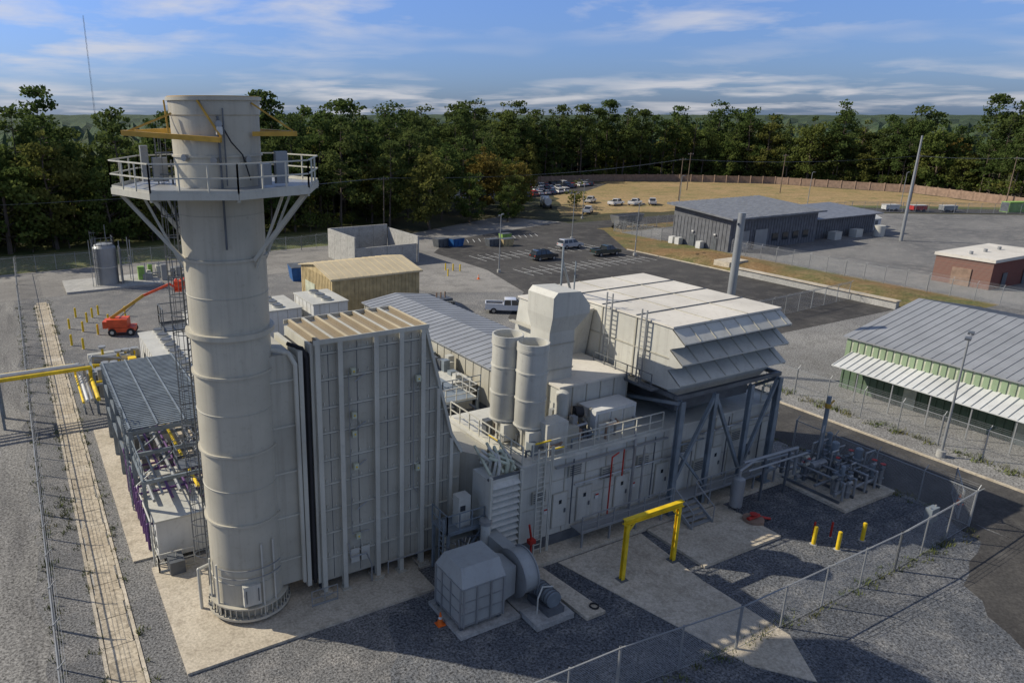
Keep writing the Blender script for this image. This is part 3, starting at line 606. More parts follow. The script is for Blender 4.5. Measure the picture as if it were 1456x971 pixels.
c=Obj("fire_valve_pit",(37.5,24.6,0)); c.cyl("plinth",'wallbr',(0,0,.0),(0,0,.34),.62,n=20); c.tube("valve",'red',[(-.5,0,.4),(.5,0,.4)],.12); c.cyl("handwheel",'red',(0,0,.6),(0,0,.64),.25,n=16); c.tube("hose",'red',[(.5,0,.3),(1.2,-.3,.12)],.08); c.done()
c=Obj("knockout_drum",(37.6,26.0,0)); c.cyl("vessel",'steel',(0,0,.5),(0,0,2.3),.38,n=20); c.ball("vessel",'steel',(0,0,2.3),.38,.5); c.ball("vessel",'steel',(0,0,.5),.38,.5)
for a in (0,2.1,4.2): c.beam("leg",'dsteel',(.33*math.cos(a),.33*math.sin(a),.18),(.33*math.cos(a),.33*math.sin(a),.8),.07)
c.tube("pipe",'steel',[(0,0,2.4),(0,0,2.9),(1.6,.4,2.9),(6,.6,2.4)],.09); c.done()
k=Obj("gas_valve_skid",(46.2,25.3,0))
random.seed(21)
for yy in (-1.7,-.4,.9,1.9):
    k.tube("manifold",'steel',[(-2.4,yy,.8),(-2.0,yy,.8),(2.2,yy,.8),(2.2,yy+.3,.3)],.1)
for xx in (-1.8,-.6,.6,1.7):
    k.tube("riser",'steel',[(xx,-1.9,.3),(xx,-1.9,1.5),(xx,1.9,1.5),(xx,1.9,.3)],.08)
for i in range(26):
    xx=random.uniform(-2.3,2.3);yy=random.uniform(-2.2,2.2);zz=1.0+random.random()*1.1; k.cyl("valve_body",random.choice(['bsteel','dsteel','chrome']),(xx,yy,.5),(xx,yy,zz),.08+random.random()*.07,n=12)
    k.cyl("flange",'chrome',(xx,yy,.9),(xx,yy,.97),.2,n=14); k.cyl("actuator",random.choice(['dsteel','steel','grey']),(xx-.2,yy,zz),(xx+.2,yy,zz),.12,n=12)
    k.cyl("handwheel",'red' if i%4==0 else 'dsteel',(xx,yy,zz+.3),(xx,yy,zz+.33),.17,n=12); k.beam("stem",'chrome',(xx,yy,zz),(xx,yy,zz+.32),.04)
for (xx,yy,hh,rr_) in ((.9,.6,2.7,.24),(2.0,-.4,2.4,.24),(1.6,1.5,2.9,.18),(-1.0,-1.2,2.2,.14)):
    k.cyl("filter_vessel",'bsteel',(xx,yy,.3),(xx,yy,hh),rr_,n=18); k.ball("filter_vessel",'bsteel',(xx,yy,hh),rr_,.6); k.cyl("vessel_flange",'steel',(xx,yy,hh*.7),(xx,yy,hh*.7+.1),rr_*1.35,n=18)
for i in range(12):
    xx=random.uniform(-2,2);yy=random.uniform(-2,1.5);zz=random.uniform(1.4,2.8); k.tube("tubing",random.choice(['chrome','bsteel','steel']),[(xx,yy,.4),(xx,yy,zz),(xx+random.uniform(.4,1.2),yy,zz),(xx+.8,yy+.5,.6)],.05)
k.cyl("scrubber",'steel',(-1.5,.6,1.5),(-.1,.6,1.5),.28,n=18); k.tube("vent_stack",'bsteel',[(.2,1.2,.3),(.2,1.2,6.0)],.14); k.cyl("vent_cap",'ochre',(.2,1.2,5.2),(.2,1.2,5.5),.2,n=12); k.tube("vent_arm",'ochre',[(.2,1.2,5.3),(.8,1.2,5.6)],.07)
k.tube("vent_stack",'steel',[(-.4,.9,.3),(-.4,.9,3.6),(.2,1.2,4.0)],.06)
for xx in (-2.2,-.7,.8,2.2): k.box("support",'dsteel',xx-.06,xx+.06,-2,2,.2,.36)
k.done()
k=Obj("pipe_run",(0,0,0)); k.tube("pipe",'steel',[(38.5,26.5,3.0),(43.5,26.3,3.0),(43.6,26.3,1.0)],.1); k.tube("pipe",'steel',[(38.5,26.1,2.6),(44.2,26.0,2.6)],.07)
for x in (40.2,42.6): k.beam("stand",'dsteel',(x,26.2,0),(x,26.2,3.0),.12)
k.done()
k=Obj("fence_switch_box",(45.6,18.9,0)); k.box("cabinet",'bsteel',-.4,.4,-.2,.2,.9,1.8); k.beam("post",'steel',(-.3,0,0),(-.3,0,1.9),.07); k.beam("post",'steel',(.3,0,0),(.3,0,1.9),.07); k.done()

# ------------------------------------------------------------------ left pipe rack
k=Obj("steel_pipe_rack",(0,0,0)); x0,x1,y0,y1=4.3,9.3,42.5,56
for x in (x0,x1):
    for yy in np.linspace(y0,y1,5): k.ibeam("column",'bsteel',(x,yy,.1),(x,yy,6),.26,.03)
    for z in (2.6,4.4,5.9): k.beam("girder",'bsteel',(x,y0,z),(x,y1,z),.16,.24)
for yy in np.linspace(y0,y1,5):
    for z in (2.6,4.4,5.9): k.beam("cross_beam",'bsteel',(x0,yy,z),(x1,yy,z),.14,.22)
    k.beam("brace",'bsteel',(x0,yy,2.7),(x1,yy,5.8),.08)
for i in range(46):
    yy=y0+.1+i*(y1-y0-.2)/45; k.box("roof_slat",'bsteel',x0-.2,x1+.2,yy-.06,yy+.06,6.05,6.12)
for xx in (x0,x0+1.6,x0+3.2,x1): k.box("roof_rail",'bsteel',xx-.05,xx+.05,y0,y1,6.13,6.2)
k.rail("railing",'bsteel',[(x1+.2,y0,4.5),(x1+1.4,y0,4.5),(x1+1.4,y0+4,4.5)],1.1,1,.03)
random.seed(9)
for i in range(9):
    xx=x0+.5+i*.5; k.tube("rack_pipe",random.choice(['purple','steel','chrome','steel','yellow']),[(xx,y0-3.5,3.0+(i%2)*.3),(xx,y1+2,3.0+(i%2)*.3)],.07+random.random()*.05)
for i in range(9):
    yy=y0-4+i*.95; k.tube("header_pipe",'purple',[(x0-.1,yy,.3),(x0-.1,yy,1.9+(i%3)*.5),(x1-.6,yy,1.9+(i%3)*.5)],.075)
    k.cyl("handwheel",'purple',(x0-.2,yy,2.4+(i%3)*.4),(x0-.14,yy,2.4+(i%3)*.4),.2,n=14)
for i in range(14):
    xx=random.uniform(x0+.3,x1-.8);yy=random.uniform(y0-3.5,y1-.5); w=random.uniform(.5,1.2)
    k.box("rack_equipment",random.choice(['white','lgrey','dsteel','bsteel']),xx,xx+w,yy,yy+w,.12,random.uniform(.8,2.3))
for x in (x0,x1-1): k.ibeam("column",'bsteel',(x,38.7,.1),(x,38.7,4.5),.2,.03)
k.beam("girder",'bsteel',(x0,38.7,4.4),(x0,y0,4.4),.14,.2); k.beam("girder",'bsteel',(x1-1,38.7,4.4),(x1-1,y0,4.4),.14,.2); k.beam("girder",'bsteel',(x0,38.7,4.4),(x1-1,38.7,4.4),.14,.2)
k.rail("top_railing",'bsteel',[(x0,38.7,4.5),(x0,y0,4.5)],1.0,1.0,.03)
k.ladder("ladder",'bsteel',x0-.2,44,.1,7,(0,1),.5)
k.done()
k=Obj("control_module",(0,0,0))
k.box("cabinet",'white',4.5,7.2,37.2,41.4,.3,2.6); k.box("cabinet_roof",'lgrey',4.4,7.3,37.1,41.5,2.61,2.72); k.box("cabinet",'lgrey',5.0,7.0,41.6,42.4,.2,3.2)
for yy in (38.2,39.2,40.3): k.box("door_seam",'dsteel',4.46,4.497,yy,yy+.04,.4,2.5)
for z in (.9,1.6): k.box("vent",'steel',4.45,4.496,37.5,38.0,z,z+.4)
k.rail("railing",'lgrey',[(4.3,41,.12),(4.3,36.2,.12),(6.2,36.2,.12)],1.1,1,.028)
k.tube("pipe",'lgrey',[(4.2,37,.1),(4.2,37,2.9),(4.2,41.5,2.9),(5.2,41.5,3.6)],.05)
k.box("feed_pump",'dsteel',4.8,5.6,35.6,36.6,.14,.9); k.done()
for nm,a in (("electrical_enclosure",(9.3,13.0,58,73,3.2)),("electrical_enclosure",(15,19,74,80,3.0)),("cooling_unit",(27,31,71,77,4.4)),("cooling_unit",(21.5,26,72,78,4.0)),("electrical_enclosure",(10.8,14.5,47,55,3.4))):
    k=Obj(nm,(a[0],a[2],0)); W,D,Hh=a[1]-a[0],a[3]-a[2],a[4]
    k.box("body",'white',0,W,0,D,.0,Hh); k.box("roof",'lgrey',-.1,W+.1,-.1,D+.1,Hh+.003,Hh+.12)
    for q in np.arange(.8,D,1.2): k.box("panel_seam",'grey',-.03,-.003,q,q+.04,.3,Hh-.05)
    for q in np.arange(.7,W,1.1): k.box("panel_seam",'grey',q,q+.04,-.03,-.003,.3,Hh-.05)
    for q in np.arange(1.2,D-.5,1.9): k.cyl("roof_fan",'dsteel',(W/2,q,Hh+.12),(W/2,q,Hh+.4),.5,n=16); k.cyl("fan_rim",'lgrey',(W/2,q,Hh+.12),(W/2,q,Hh+.36),.58,n=16,cap=False)
    k.done()
k=Obj("gas_pipeline",(0,0,0))
for dy,z,rr_,mt in ((0,4.0,.17,'yellow'),(.7,4.0,.15,'chrome'),(1.3,4.0,.12,'white'),(1.8,3.9,.09,'yellow')):
    k.tube("pipe",mt,[(-70,62+dy,z),(3.8-dy*.6,62+dy,z),(3.8-dy*.6,62+dy,z-1.0),(3.8-dy*.6,57,z-1.0)],rr_,12)
for x in range(-66,5,7):
    for yy in (61.6,64.2): k.ibeam("support",'bsteel',(x,yy,0),(x,yy,3.6),.2,.03)
    k.beam("cross_beam",'bsteel',(x,61.4,3.68),(x,64.4,3.68),.16)
k.done()
k=Obj("gas_metering_station",(7.0,67,0)); random.seed(4)
for i in range(7): k.tube("meter_run",'yellow' if i%2 else 'steel',[(-3+i*.1,-3+i,.4),(-3+i*.1,-3+i,1.5+random.random()),(2.0,-3+i,1.5),(2.0,-3+i,.2)],.14)
for i in range(16):
    xx=random.uniform(-3.5,1);yy=random.uniform(-4,5); k.box("equipment",random.choice(['steel','lgrey','dsteel','yellow','tan']),xx,xx+random.uniform(.5,1.2),yy,yy+random.uniform(.5,1.3),.0,random.uniform(.8,2.6))
for i in range(6): xx,yy=random.uniform(-2,1.5),random.uniform(0,6); k.cyl("regulator",'yellow',(xx,yy,.0),(xx,yy,2.4),.12,n=10); k.cyl("regulator_dome",'steel',(xx,yy,2.4),(xx,yy,2.6),.35,n=14)
k.cyl("drum",'steel',(-2.6,4,1.6),(1.6,4,1.6),.55,n=20)
k.cyl("drum",'lgrey',(-2.6,6,1.4),(1.0,6,1.4),.45,n=20)
for xx in (-2,1): k.box("drum_saddle",'dsteel',xx-.1,xx+.1,3.6,4.4,.0,1.3); k.box("drum_saddle",'dsteel',xx-.1,xx+.1,5.6,6.4,.0,1.1)
k.rail("railing",'bsteel',[(-4,-5,0),(-4,7,0)],1.1,1.5,.03); k.done()
k=Obj("storage_tank",(10.8,112,0)); k.lathe("shell",'steel',(0,0,0),[(0,.3),(1.6,.3),(1.6,5.6),(1.2,6.1),(0,6.3)],32); k.lathe("band",'lgrey',(0,0,2.8),[(1.6,0),(1.66,0),(1.66,.1),(1.6,.1)],32)
k.ladder("ladder",'dsteel',-1.3,-1.35,.3,7.4,(.7,-.7),.5,cage=(-.7,-.7)); k.rail("railing",'dsteel',[(-1.2,-1.2,6.0),(1.2,-1.2,6.0),(1.2,1.2,6.0)],1.1,.8,.03); k.beam("vent",'dsteel',(0.4,0,6),(0.4,0,8.8),.1)
for q in (-2.1,-1.7): k.beam("pipe_riser",'steel',(q,-1.5,0),(q,-1.5,7),.08)
k.box("stair_tower",'dsteel',2.0,2.1,-1.2,1.2,.3,5.5); k.rail("stair_rail",'steel',[(1.9,-1.3,3),(3.4,-1.3,3),(3.4,1.3,3)],1,.6,.03)
for q in ((1.9,-1.3),(3.4,-1.3),(3.4,1.3)): k.beam("tower_post",'steel',(*q,.3),(*q,6.6),.1)
k.done()
k=Obj("pump_skid",(20,113,0)); random.seed(8)
for i in range(12): 
    xx=random.uniform(-5,4);yy=random.uniform(-2,2);w=random.uniform(.5,1.4); k.box("unit",['green','steel','steel','lgrey'][i%4],xx,xx+w,yy,yy+w,.0,random.uniform(.8,2.4))
k.tube("pipe",'steel',[(-3,0,1),(3,0,1),(3,0,3)],.1); k.tube("pipe",'chrome',[(-3,1,2.2),(3.4,1,2.2)],.08)
for xx in (-4,-2,0,2): k.beam("post",'steel',(xx,-2,0),(xx,-2,3),.1)
k.box("grey_enclosure",'lgrey',4.6,7.5,-1,2,.0,2.8)
k.done()

# ------------------------------------------------------------------ boom lift
k=Obj("boom_lift",(9.2,85.0,0),R(-20))
k.box("chassis",'orange',-1.4,1.4,-.9,.9,.45,.95); k.box("turret",'orange',-1.5,.7,-.85,.85,.98,1.9); k.box("counterweight",'orange',-2.0,-1.5,-.8,.8,.9,1.7)
for xx in (-1.0,1.0):
    for yy in (-1.0,.75): k.cyl("wheel",'black',(xx,yy,.45),(xx,yy+.3,.45),.45,n=18); k.cyl("hub",'lgrey',(xx,yy-.01,.45),(xx,yy+.31,.45),.2,n=12)
k.beam("lower_boom",'ochre',(-1.2,0,1.9),(2.6,0,4.4),.32); k.beam("upper_boom",'orange',(2.5,.3,4.3),(5.6,.3,5.6),.26); k.beam("jib",'orange',(5.5,.3,5.6),(6.4,.3,5.0),.22); k.beam("cylinder",'chrome',(-.4,0,1.8),(1.6,0,3.5),.12)
k.box("basket_floor",'orange',6.2,7.1,-.9,1.1,4.9,4.97); k.rail("basket_rail",'orange',[(6.2,-.9,4.97),(7.1,-.9,4.97),(7.1,1.1,4.97),(6.2,1.1,4.97),(6.2,-.9,4.97)],1.1,.6,.06); k.box("control_box",'orange',6.2,7.0,-.3,1.0,5.0,5.9)
k.done()

# ------------------------------------------------------------------ buildings
def corr_box(o,part,mat,x0,x1,y0,y1,z0,z1,sp=.6,rib=None,d=.05):
    o.box(part,mat,x0,x1,y0,y1,z0,z1); rib=rib or mat
    for x in np.arange(x0+sp,x1-.05,sp): o.box("siding_rib",rib,x-.05,x+.05,y0-d,y0-.003,z0,z1)
    for y in np.arange(y0+sp,y1-.05,sp): o.box("siding_rib",rib,x0-d,x0-.003,y-.05,y+.05,z0,z1)
def gable_y(o,mat,x0,x1,y0,y1,zE,zR,ov=.3,sp=1.0,th=.12):
    xm=(x0+x1)/2
    for xa,xb in ((x0-ov,xm),(x1+ov,xm)):
        za=zE
        o.hexa("roof",mat,[(xa,y0-ov,za),(xb,y0-ov,zR),(xb,y1+ov,zR),(xa,y1+ov,za)] ,[(xa,y0-ov,za+th),(xb,y0-ov,zR+th),(xb,y1+ov,zR+th),(xa,y1+ov,za+th)])
        for y in np.arange(y0,y1+.1,sp): o.beam("roof_seam",mat,(xa,y,za+th+.02),(xb,y,zR+th+.02),.06,.05)
def gable_x(o,mat,x0,x1,y0,y1,zE,zR,ov=.3,sp=1.0,th=.12):
    ym=(y0+y1)/2
    for ya in (y0-ov,y1+ov):
        o.hexa("roof",mat,[(x0-ov,ya,zE),(x1+ov,ya,zE),(x1+ov,ym,zR),(x0-ov,ym,zR)],[(x0-ov,ya,zE+th),(x1+ov,ya,zE+th),(x1+ov,ym,zR+th),(x0-ov,ym,zR+th)])
        for x in np.arange(x0,x1+.1,sp): o.beam("roof_seam",mat,(x,ya,zE+th+.02),(x,ym,zR+th+.02),.06,.05)
k=Obj("tan_metal_building",(0,0,0)); corr_box(k,"walls",'tan',32.5,44.5,79,89.5,0,5.0,.5)
gable_x(k,'tanroof',32.5,44.5,79,89.5,5.0,6.0); 
for xx in (32.5,44.4): k.prism("gable_end",'tan',[(79,5.003),(89.5,5.003),(84.25,5.95)],xx,xx+.1,axis='x')
k.box("roller_door",'cream',32.38,32.44,84.5,87.8,0,3.4); k.box("door",'dsteel',32.38,32.44,81,82,0,2.1); k.box("gutter",'tanroof',32.2,44.8,78.6,78.75,4.9,5.08); k.box("door",'cream',40,41,78.86,78.94,0,2.1); k.done()
k=Obj("precast_wall_enclosure",(0,0,0))
for i in range(4):
    k.box("panel",'concrete_old',48+i*2.8,48+i*2.8+2.76,106,106.3,0,3.2); k.box("panel",'concrete_old',48+i*2.8,48+i*2.8+2.76,117,117.3,0,5.0)
for i in range(4): k.box("panel",'concrete_old',47.7,47.98,106+i*2.8,106+i*2.8+2.75,0,5.0); k.box("panel",'concrete_old',59.3,59.6,106+i*2.8,106+i*2.8+2.75,0,4.4)
k.done()
k=Obj("long_switchgear_building",(0,0,0)); corr_box(k,"walls",'grey',33,41,45.5,71,.5,3.9,1.2)
gable_y(k,'metroof',33,41,45.5,71,3.9,4.5,.25,.9)
k.box("skid",'dsteel',33,41,45.5,71,.0,.49); k.prism("gable_end",'grey',[(33,3.903),(41,3.903),(37,4.48)],45.5,45.6)
for x in (34,36,38.4): k.box("wall_ac_unit",'white',x,x+1.1,44.7,45.46,1.2,3.2); k.box("ac_grille",'dsteel',x+.1,x+1.0,44.66,44.695,1.4,2.2)
k.rail("stair_rail",'steel',[(33,44,1),(40.5,44,1)],1.1,1.1,.03); k.box("landing",'bsteel',33,40.5,44,44.6,.0,1.0); k.done()
k=Obj("transformer",(45.0,74.5,0)); k.box("tank",'dsteel',-1.2,1.2,-.9,.9,.0,2.4)
for i in range(9): k.box("radiator",'dsteel',-1.15+i*.27,-1.05+i*.27,-1.6,-.92,.5,2.2)
for x in (-.6,0,.6): k.cyl("bushing",'wallbr',(x,0,2.4),(x,0,3.1),.09,n=10)
k.done()
k=Obj("generator_breaker_unit",(31.5,49.5,0)); random.seed(14)
k.box("body",'lgrey',-2,0.8,-1.5,2.5,.0,2.6); k.box("body",'white',-2.6,-1.2,3,5,.0,4.2); k.box("body",'bsteel',-1,1.2,5.3,8,.0,3.0)
for i in range(14): xx=random.uniform(-2.4,.6);yy=random.uniform(-1.3,7); k.box("unit",random.choice(['dsteel','lgrey','bsteel']),xx,xx+.6,yy,yy+.6,2.5,2.9+random.random()*.8)
for i in range(5): k.tube("bus_duct",'steel',[(-2,-1+i*.8,2.8),(-3.5,-1+i*.8,2.8),(-3.5,-1+i*.8,.0)],.1)
k.box("mezzanine",'bsteel',-4,-2.1,-4.5,-1,3.0,3.1); k.rail("railing",'bsteel',[(-4,-1,3.1),(-4,-4.5,3.1),(-.5,-4.5,3.1)],1.1,.9,.03)
for xx in (-3.9,-.6): k.beam("post",'bsteel',(xx,-4.4,0),(xx,-4.4,3),.14)
k.done()
k=Obj("auxiliary_skid",(24.5,40.5,0)); random.seed(17)
for i in range(22): xx=random.uniform(-3.5,4.5);yy=random.uniform(-3,6);w=random.uniform(.4,1.3); k.box("unit",random.choice(['dsteel','lgrey','bsteel','white','steel']),xx,xx+w,yy,yy+w*.9,.0,random.uniform(1,3.2))
for i in range(10): xx=random.uniform(-3.5,3);yy=random.uniform(-3,5); k.tube("pipe",random.choice(['chrome','lgrey','purple','steel']),[(xx,yy,.0),(xx,yy,2.4+random.random()),(xx+1.8,yy,2.6),(xx+1.8,yy+1.4,2.6)],.08)
k.box("deck",'bsteel',-1,4.5,2,5,3.4,3.48); k.rail("railing",'lgrey',[(-1,2,3.5),(4.5,2,3.5),(4.5,5,3.5)],1.1,1,.03)
for q in ((-1,2),(4.5,2),(4.5,5),(-1,5)): k.beam("post",'bsteel',(*q,0),(*q,3.4),.14)
k.done()
k=Obj("grey_metal_building",(0,0,0)); x0,x1,y0,y1=113.2,138,87.5,100.5
k.box("walls",'bgrey',x0,x1,y0,y1,0,5.3)
for x in np.arange(x0+.8,x1,.8): k.box("siding_rib",'bgrey',x-.06,x+.06,y0-.07,y0-.003,0,5.3)
for y in np.arange(y0+.8,y1,.8): k.box("siding_rib",'bgrey',x0-.07,x0-.003,y-.06,y+.06,0,5.3)
k.hexa("roof",'bgroof',[(x0-1.2,y0-1.2,5.9),(x1+.8,y0-1.2,5.9),(x1+.8,y1+1,7.3),(x0-1.2,y1+1,7.3)],[(x0-1.2,y0-1.2,6.2),(x1+.8,y0-1.2,6.2),(x1+.8,y1+1,7.6),(x0-1.2,y1+1,7.6)])
k.hexa("clerestory",'bgrey',[(x0,y0,5.3),(x1,y0,5.3),(x1,y1,5.3),(x0,y1,5.3)],[(x0,y0,5.95),(x1,y0,5.95),(x1,y1,7.2),(x0,y1,7.2)])
for x in np.arange(x0-1,x1,1.2): k.beam("roof_seam",'bgroof',(x,y0-1.2,6.24),(x,y1+1,7.64),.08,.06)
for x in (115,120): k.box("roller_door",'steel',x,x+3.4,y0-.16,y0-.08,0,3.6)
for y in (90,95): k.box("door",'dsteel',x0-.16,x0-.08,y,y+1.1,0,2.2); k.box("wall_light",'white',x0-.3,x0-.08,y+.3,y+.7,2.7,2.95)
for y in (92.5,97.5,99): k.box("ac_unit",'white',x0-1.4,x0-.3,y,y+1.0,0,1.3)
for x in (125,128,131,134): k.box("window",'glass',x,x+1.6,y0-.14,y0-.08,1.2,2.6)
k.box("annex_walls",'bgrey',138.9,160,89,99.0,0,4.0); k.hexa("annex_roof",'bgroof',[(138.9,88,4.01),(161,88,4.01),(161,100,5.0),(138.9,100,5.0)],[(138.9,88,4.2),(161,88,4.2),(161,100,5.2),(138.9,100,5.2)])
for x in np.arange(140,160,.8): k.box("siding_rib",'bgrey',x-.06,x+.06,88.93,88.997,0,4.0)
for x in (143,150): k.box("ac_plant",'lgrey',x,x+2.2,86.5,88.0,0,1.6)
k.cyl("water_tank",'lgrey',(156,85.5,0),(156,85.5,2.2),1.0,n=18)
k.done()
for x,y,rt in ((164,92,0),(168,95,R(20)),(150,108,R(10))):
    k=Obj("storage_shed",(x,y,0),rt); k.box("walls",'white',-1.6,1.6,-1.2,1.2,0,2.3); gable_x(k,'awning',-1.6,1.6,-1.2,1.2,2.3,2.9,.15,.8,.08); k.box("door",'dsteel',-.5,.5,-1.26,-1.203,0,2.0); k.done()
k=Obj("red_brick_building",(0,0,0)); k.box("walls",'brick',121,136,50,57.5,0,3.9); k.box("parapet",'roofw',120.8,136.2,49.8,57.7,3.903,4.35)
for x in (124,130): k.box("door",'dsteel',x,x+1.2,49.86,49.94,0,2.2)
k.box("door",'wallbr',120.86,120.94,52.5,55.0,0,2.6)
for x in (123,127,131): k.cyl("roof_vent",'steel',(x,54,4.35),(x,54,4.8),.25,n=12)
k.done()
k=Obj("green_metal_workshop",(0,0,0)); x0,x1,y0,y1=65,87,-8,36.5
k.box("lower_wall",'gshade',x0,x1,y0,y1,0,2.6); k.box("upper_wall",'cream',x0,x1,y0,y1,2.603,4.7)  # lower wall coloured dark for the awning's shade
for y in np.arange(y0+.6,y1,.6): k.box("siding_rib",'gwall',x0-.08,x0-.003,y-.3,y+.08,2.603,4.7); k.box("lower_rib",'gshade',x0-.07,x0-.003,y-.1,y,0,2.6)
for x in np.arange(x0+.6,x1,.6): k.box("siding_rib",'gwall',x-.22,x+.02,y1+.003,y1+.08,2.6,4.7)
gable_y(k,'metroof',x0,x1,y0,y1,4.72,6.9,.3,.75)
k.prism("gable_end",'cream',[(x0,4.703),(x1,4.703),(76,6.85)],y1-.1,y1)
k.hexa("awning",'awning',[(62.2,y0,2.7),(65,y0,3.5),(65,y1-.6,3.5),(62.2,y1-.6,2.7)],[(62.2,y0,2.78),(65,y0,3.58),(65,y1-.6,3.58),(62.2,y1-.6,2.78)])
for y in np.arange(y0,y1-.6,.6): k.beam("awning_rib",'awning',(62.2,y,2.82),(64.9,y,3.62),.06,.05)
for y in np.arange(y0+1,y1,2.9): k.beam("awning_post",'steel',(62.4,y,0),(62.4,y,2.72),.09)
for y in (30,22,14): k.box("door",'cream',64.86,64.915,y,y+1,0,2.1)
k.box("gable_vent",'dsteel',74,78,y1+.01,y1+.05,5.2,5.9)
k.done()
k=Obj("white_site_office",(0,0,0)); k.box("walls",'white',113,126,185,192,0,3.4); gable_x(k,'awning',113,126,185,192,3.4,4.8)
for x in (115,118,121,124): k.box("window",'glass',x,x+1.3,184.9,184.96,1,2.3)
k.done()

# ------------------------------------------------------------------ fences
def fence(name,pts,h=2.4,sp=3.0,barb=True,mat='steel'):
    o=Obj(name,(0,0,0)); V=[];F=[];UV=[]
    for (xa,ya),(xb,yb) in zip(pts[:-1],pts[1:]):
        L=math.hypot(xb-xa,yb-ya); n=max(1,round(L/sp)); 
        for i in range(n+1):
            x=xa+(xb-xa)*i/n;y=ya+(yb-ya)*i/n; o.cyl("post",mat,(x,y,0),(x,y,h+.05),.045 if i%4 else .07,n=8)
            if barb: o.beam("barb_arm",mat,(x,y,h),(x+(yb-ya)/L*.3,y-(xb-xa)/L*.3,h+.32),.04)
        o.beam("top_rail",mat,(xa,ya,h-.03),(xb,yb,h-.03),.05)
        o.beam("bottom_wire",mat,(xa,ya,.06),(xb,yb,.06),.02)
        if barb:
            for q in (.1,.2,.3): o.beam("barbed_wire",mat,(xa+(yb-ya)/L*q,ya-(xb-xa)/L*q,h+q),(xb+(yb-ya)/L*q,yb-(xb-xa)/L*q,h+q),.012)
        b=len(V); V+=[(xa,ya,.05),(xb,yb,.05),(xb,yb,h),(xa,ya,h)]; F.append((b,b+1,b+2,b+3)); UV+=[(0,0),(L,0),(L,h),(0,h)]
    e=o.done()
    me=bpy.data.meshes.new("chain_link_mesh"); me.from_pydata(V,[],F); uv=me.uv_layers.new(name="UVMap")
    for i,u in enumerate(UV): uv.data[i].uv=u
    me.materials.append(M['chain']); ob=bpy.data.objects.new("chain_link_mesh",me); COL.objects.link(ob); ob.parent=e
fence("chain_link_fence",[(-1,10),(-1,106),(-1,128)])
fence("chain_link_fence",[(12,18.4),(20.2,18.2),(27.1,17.6),(40.1,17.7),(48.8,18.2),(49,30)])
fence("chain_link_fence",[(-40,128),(-1,128),(46,126),(62,130)])
fence("chain_link_fence",[(59.5,-10),(59.5,46),(66,54),(98,56)],2.4)
fence("chain_link_fence",[(112.3,30),(112.2,86)],2.4)
fence("chain_link_fence",[(112,102),(113,116),(190,112),(232,82)],2.4)
fence("chain_link_fence",[(54,52),(62,60)],2.4)
fence("access_gate",[(49.2,19.0),(52.2,20.8)],1.9,1.5,False)
k=Obj("retaining_wall",(0,0,0)); k.box("wall",'concrete_old',98.2,98.9,50,74,0,1.0); k.box("coping",'concrete',98.0,99.1,49.9,74.1,1.003,1.12); k.done()
k=Obj("concrete_culvert",(0,0,0)); k.box("slab",'concrete',100.5,105,77,80,.0,1.15); k.done()
k=Obj("parking_kerb",(0,0,0)); k.box("kerb",'concrete',98.99,99.2,74.5,98,.03,.17); k.box("kerb",'concrete',56.5,56.7,-60,44.9,.02,.15); k.box("kerb",'concrete',49.3,49.5,32,60,.01,.14); k.done()
mk=[]
def line(a,b,w=.12):
    a=Vector((*a,.037));b=Vector((*b,.037));d=(b-a).normalized();nn=Vector((-d.y,d.x,0))*w/2; mk.append([a-nn,b-nn,b+nn,a+nn])
for i in range(16): line((70+i*1.75,88),(70+i*1.75,93.5))
for i in range(16): line((70+i*1.75,101),(70+i*1.75,106.5))
line((70,90.7),(96.5,90.7)); line((70,103.7),(96.5,103.7))
for i in range(14): line((76+i*1.4,118),(77.5+i*1.4,121))
V=[];F=[]
for q in mk: o=len(V); V+=[tuple(v) for v in q]; F.append((o,o+1,o+2,o+3))
single("parking_markings",'mark',V,F)
k=Obj("perimeter_wall",(0,0,0)); W=[(165,213),(195,208),(216.5,197),(241.5,171),(252.5,130),(240,95),(229,60)]
for a,b in zip(W[:-1],W[1:]):
    L=math.hypot(b[0]-a[0],b[1]-a[1]); n=int(L/4)
    for i in range(n):
        p=(a[0]+(b[0]-a[0])*i/n,a[1]+(b[1]-a[1])*i/n);q=(a[0]+(b[0]-a[0])*(i+1)/n,a[1]+(b[1]-a[1])*(i+1)/n)
        k.beam("panel",'wallbr',(*p,1.2),(*q,1.2),.25,2.4); k.beam("pilaster",'wallbr',(*p,0),(*p,2.6),.45)
k.done()

# ------------------------------------------------------------------ poles
def lamp(x,y,h,rot=0,heads=2,r=.1):
    o=Obj("street_lamp",(x,y,0),rot); o.cyl("pole",'steel',(0,0,0),(0,0,h),r,r*.6,n=12); o.cyl("base",'concrete_old',(0,0,0),(0,0,.5),.3,n=16)
    for s_ in ((-1,1) if heads==2 else (1,)):
        o.beam("arm",'steel',(0,0,h-.1),(s_*.7,0,h+.05),.07); o.box("lamp_head",'dsteel',min(s_*.6,s_*1.2),max(s_*.6,s_*1.2),-.18,.18,h-.02,h+.13)
    o.done()
lamp(57.6,24.2,9.2,R(20)); lamp(66.5,92.5,9,R(40)); lamp(96,93,9,0); lamp(98,112,9,0); lamp(120,134,9,0); lamp(150,132,9,0,1); lamp(190,124,9,0,1); lamp(212,112,9,0,1)
def upole(x,y,h,arm=True,mat='wood',r=.16):
    o=Obj("utility_pole",(x,y,0)); o.cyl("pole",mat,(0,0,0),(0,0,h),r,r*.6,n=10)
    if arm:
        o.beam("crossarm",mat,(-1.3,0,h-.6),(1.3,0,h-.6),.12)
        for q in (-1.1,-.4,.4,1.1): o.cyl("insulator",'steel',(q,0,h-.54),(q,0,h-.3),.05,n=8)
    o.done()
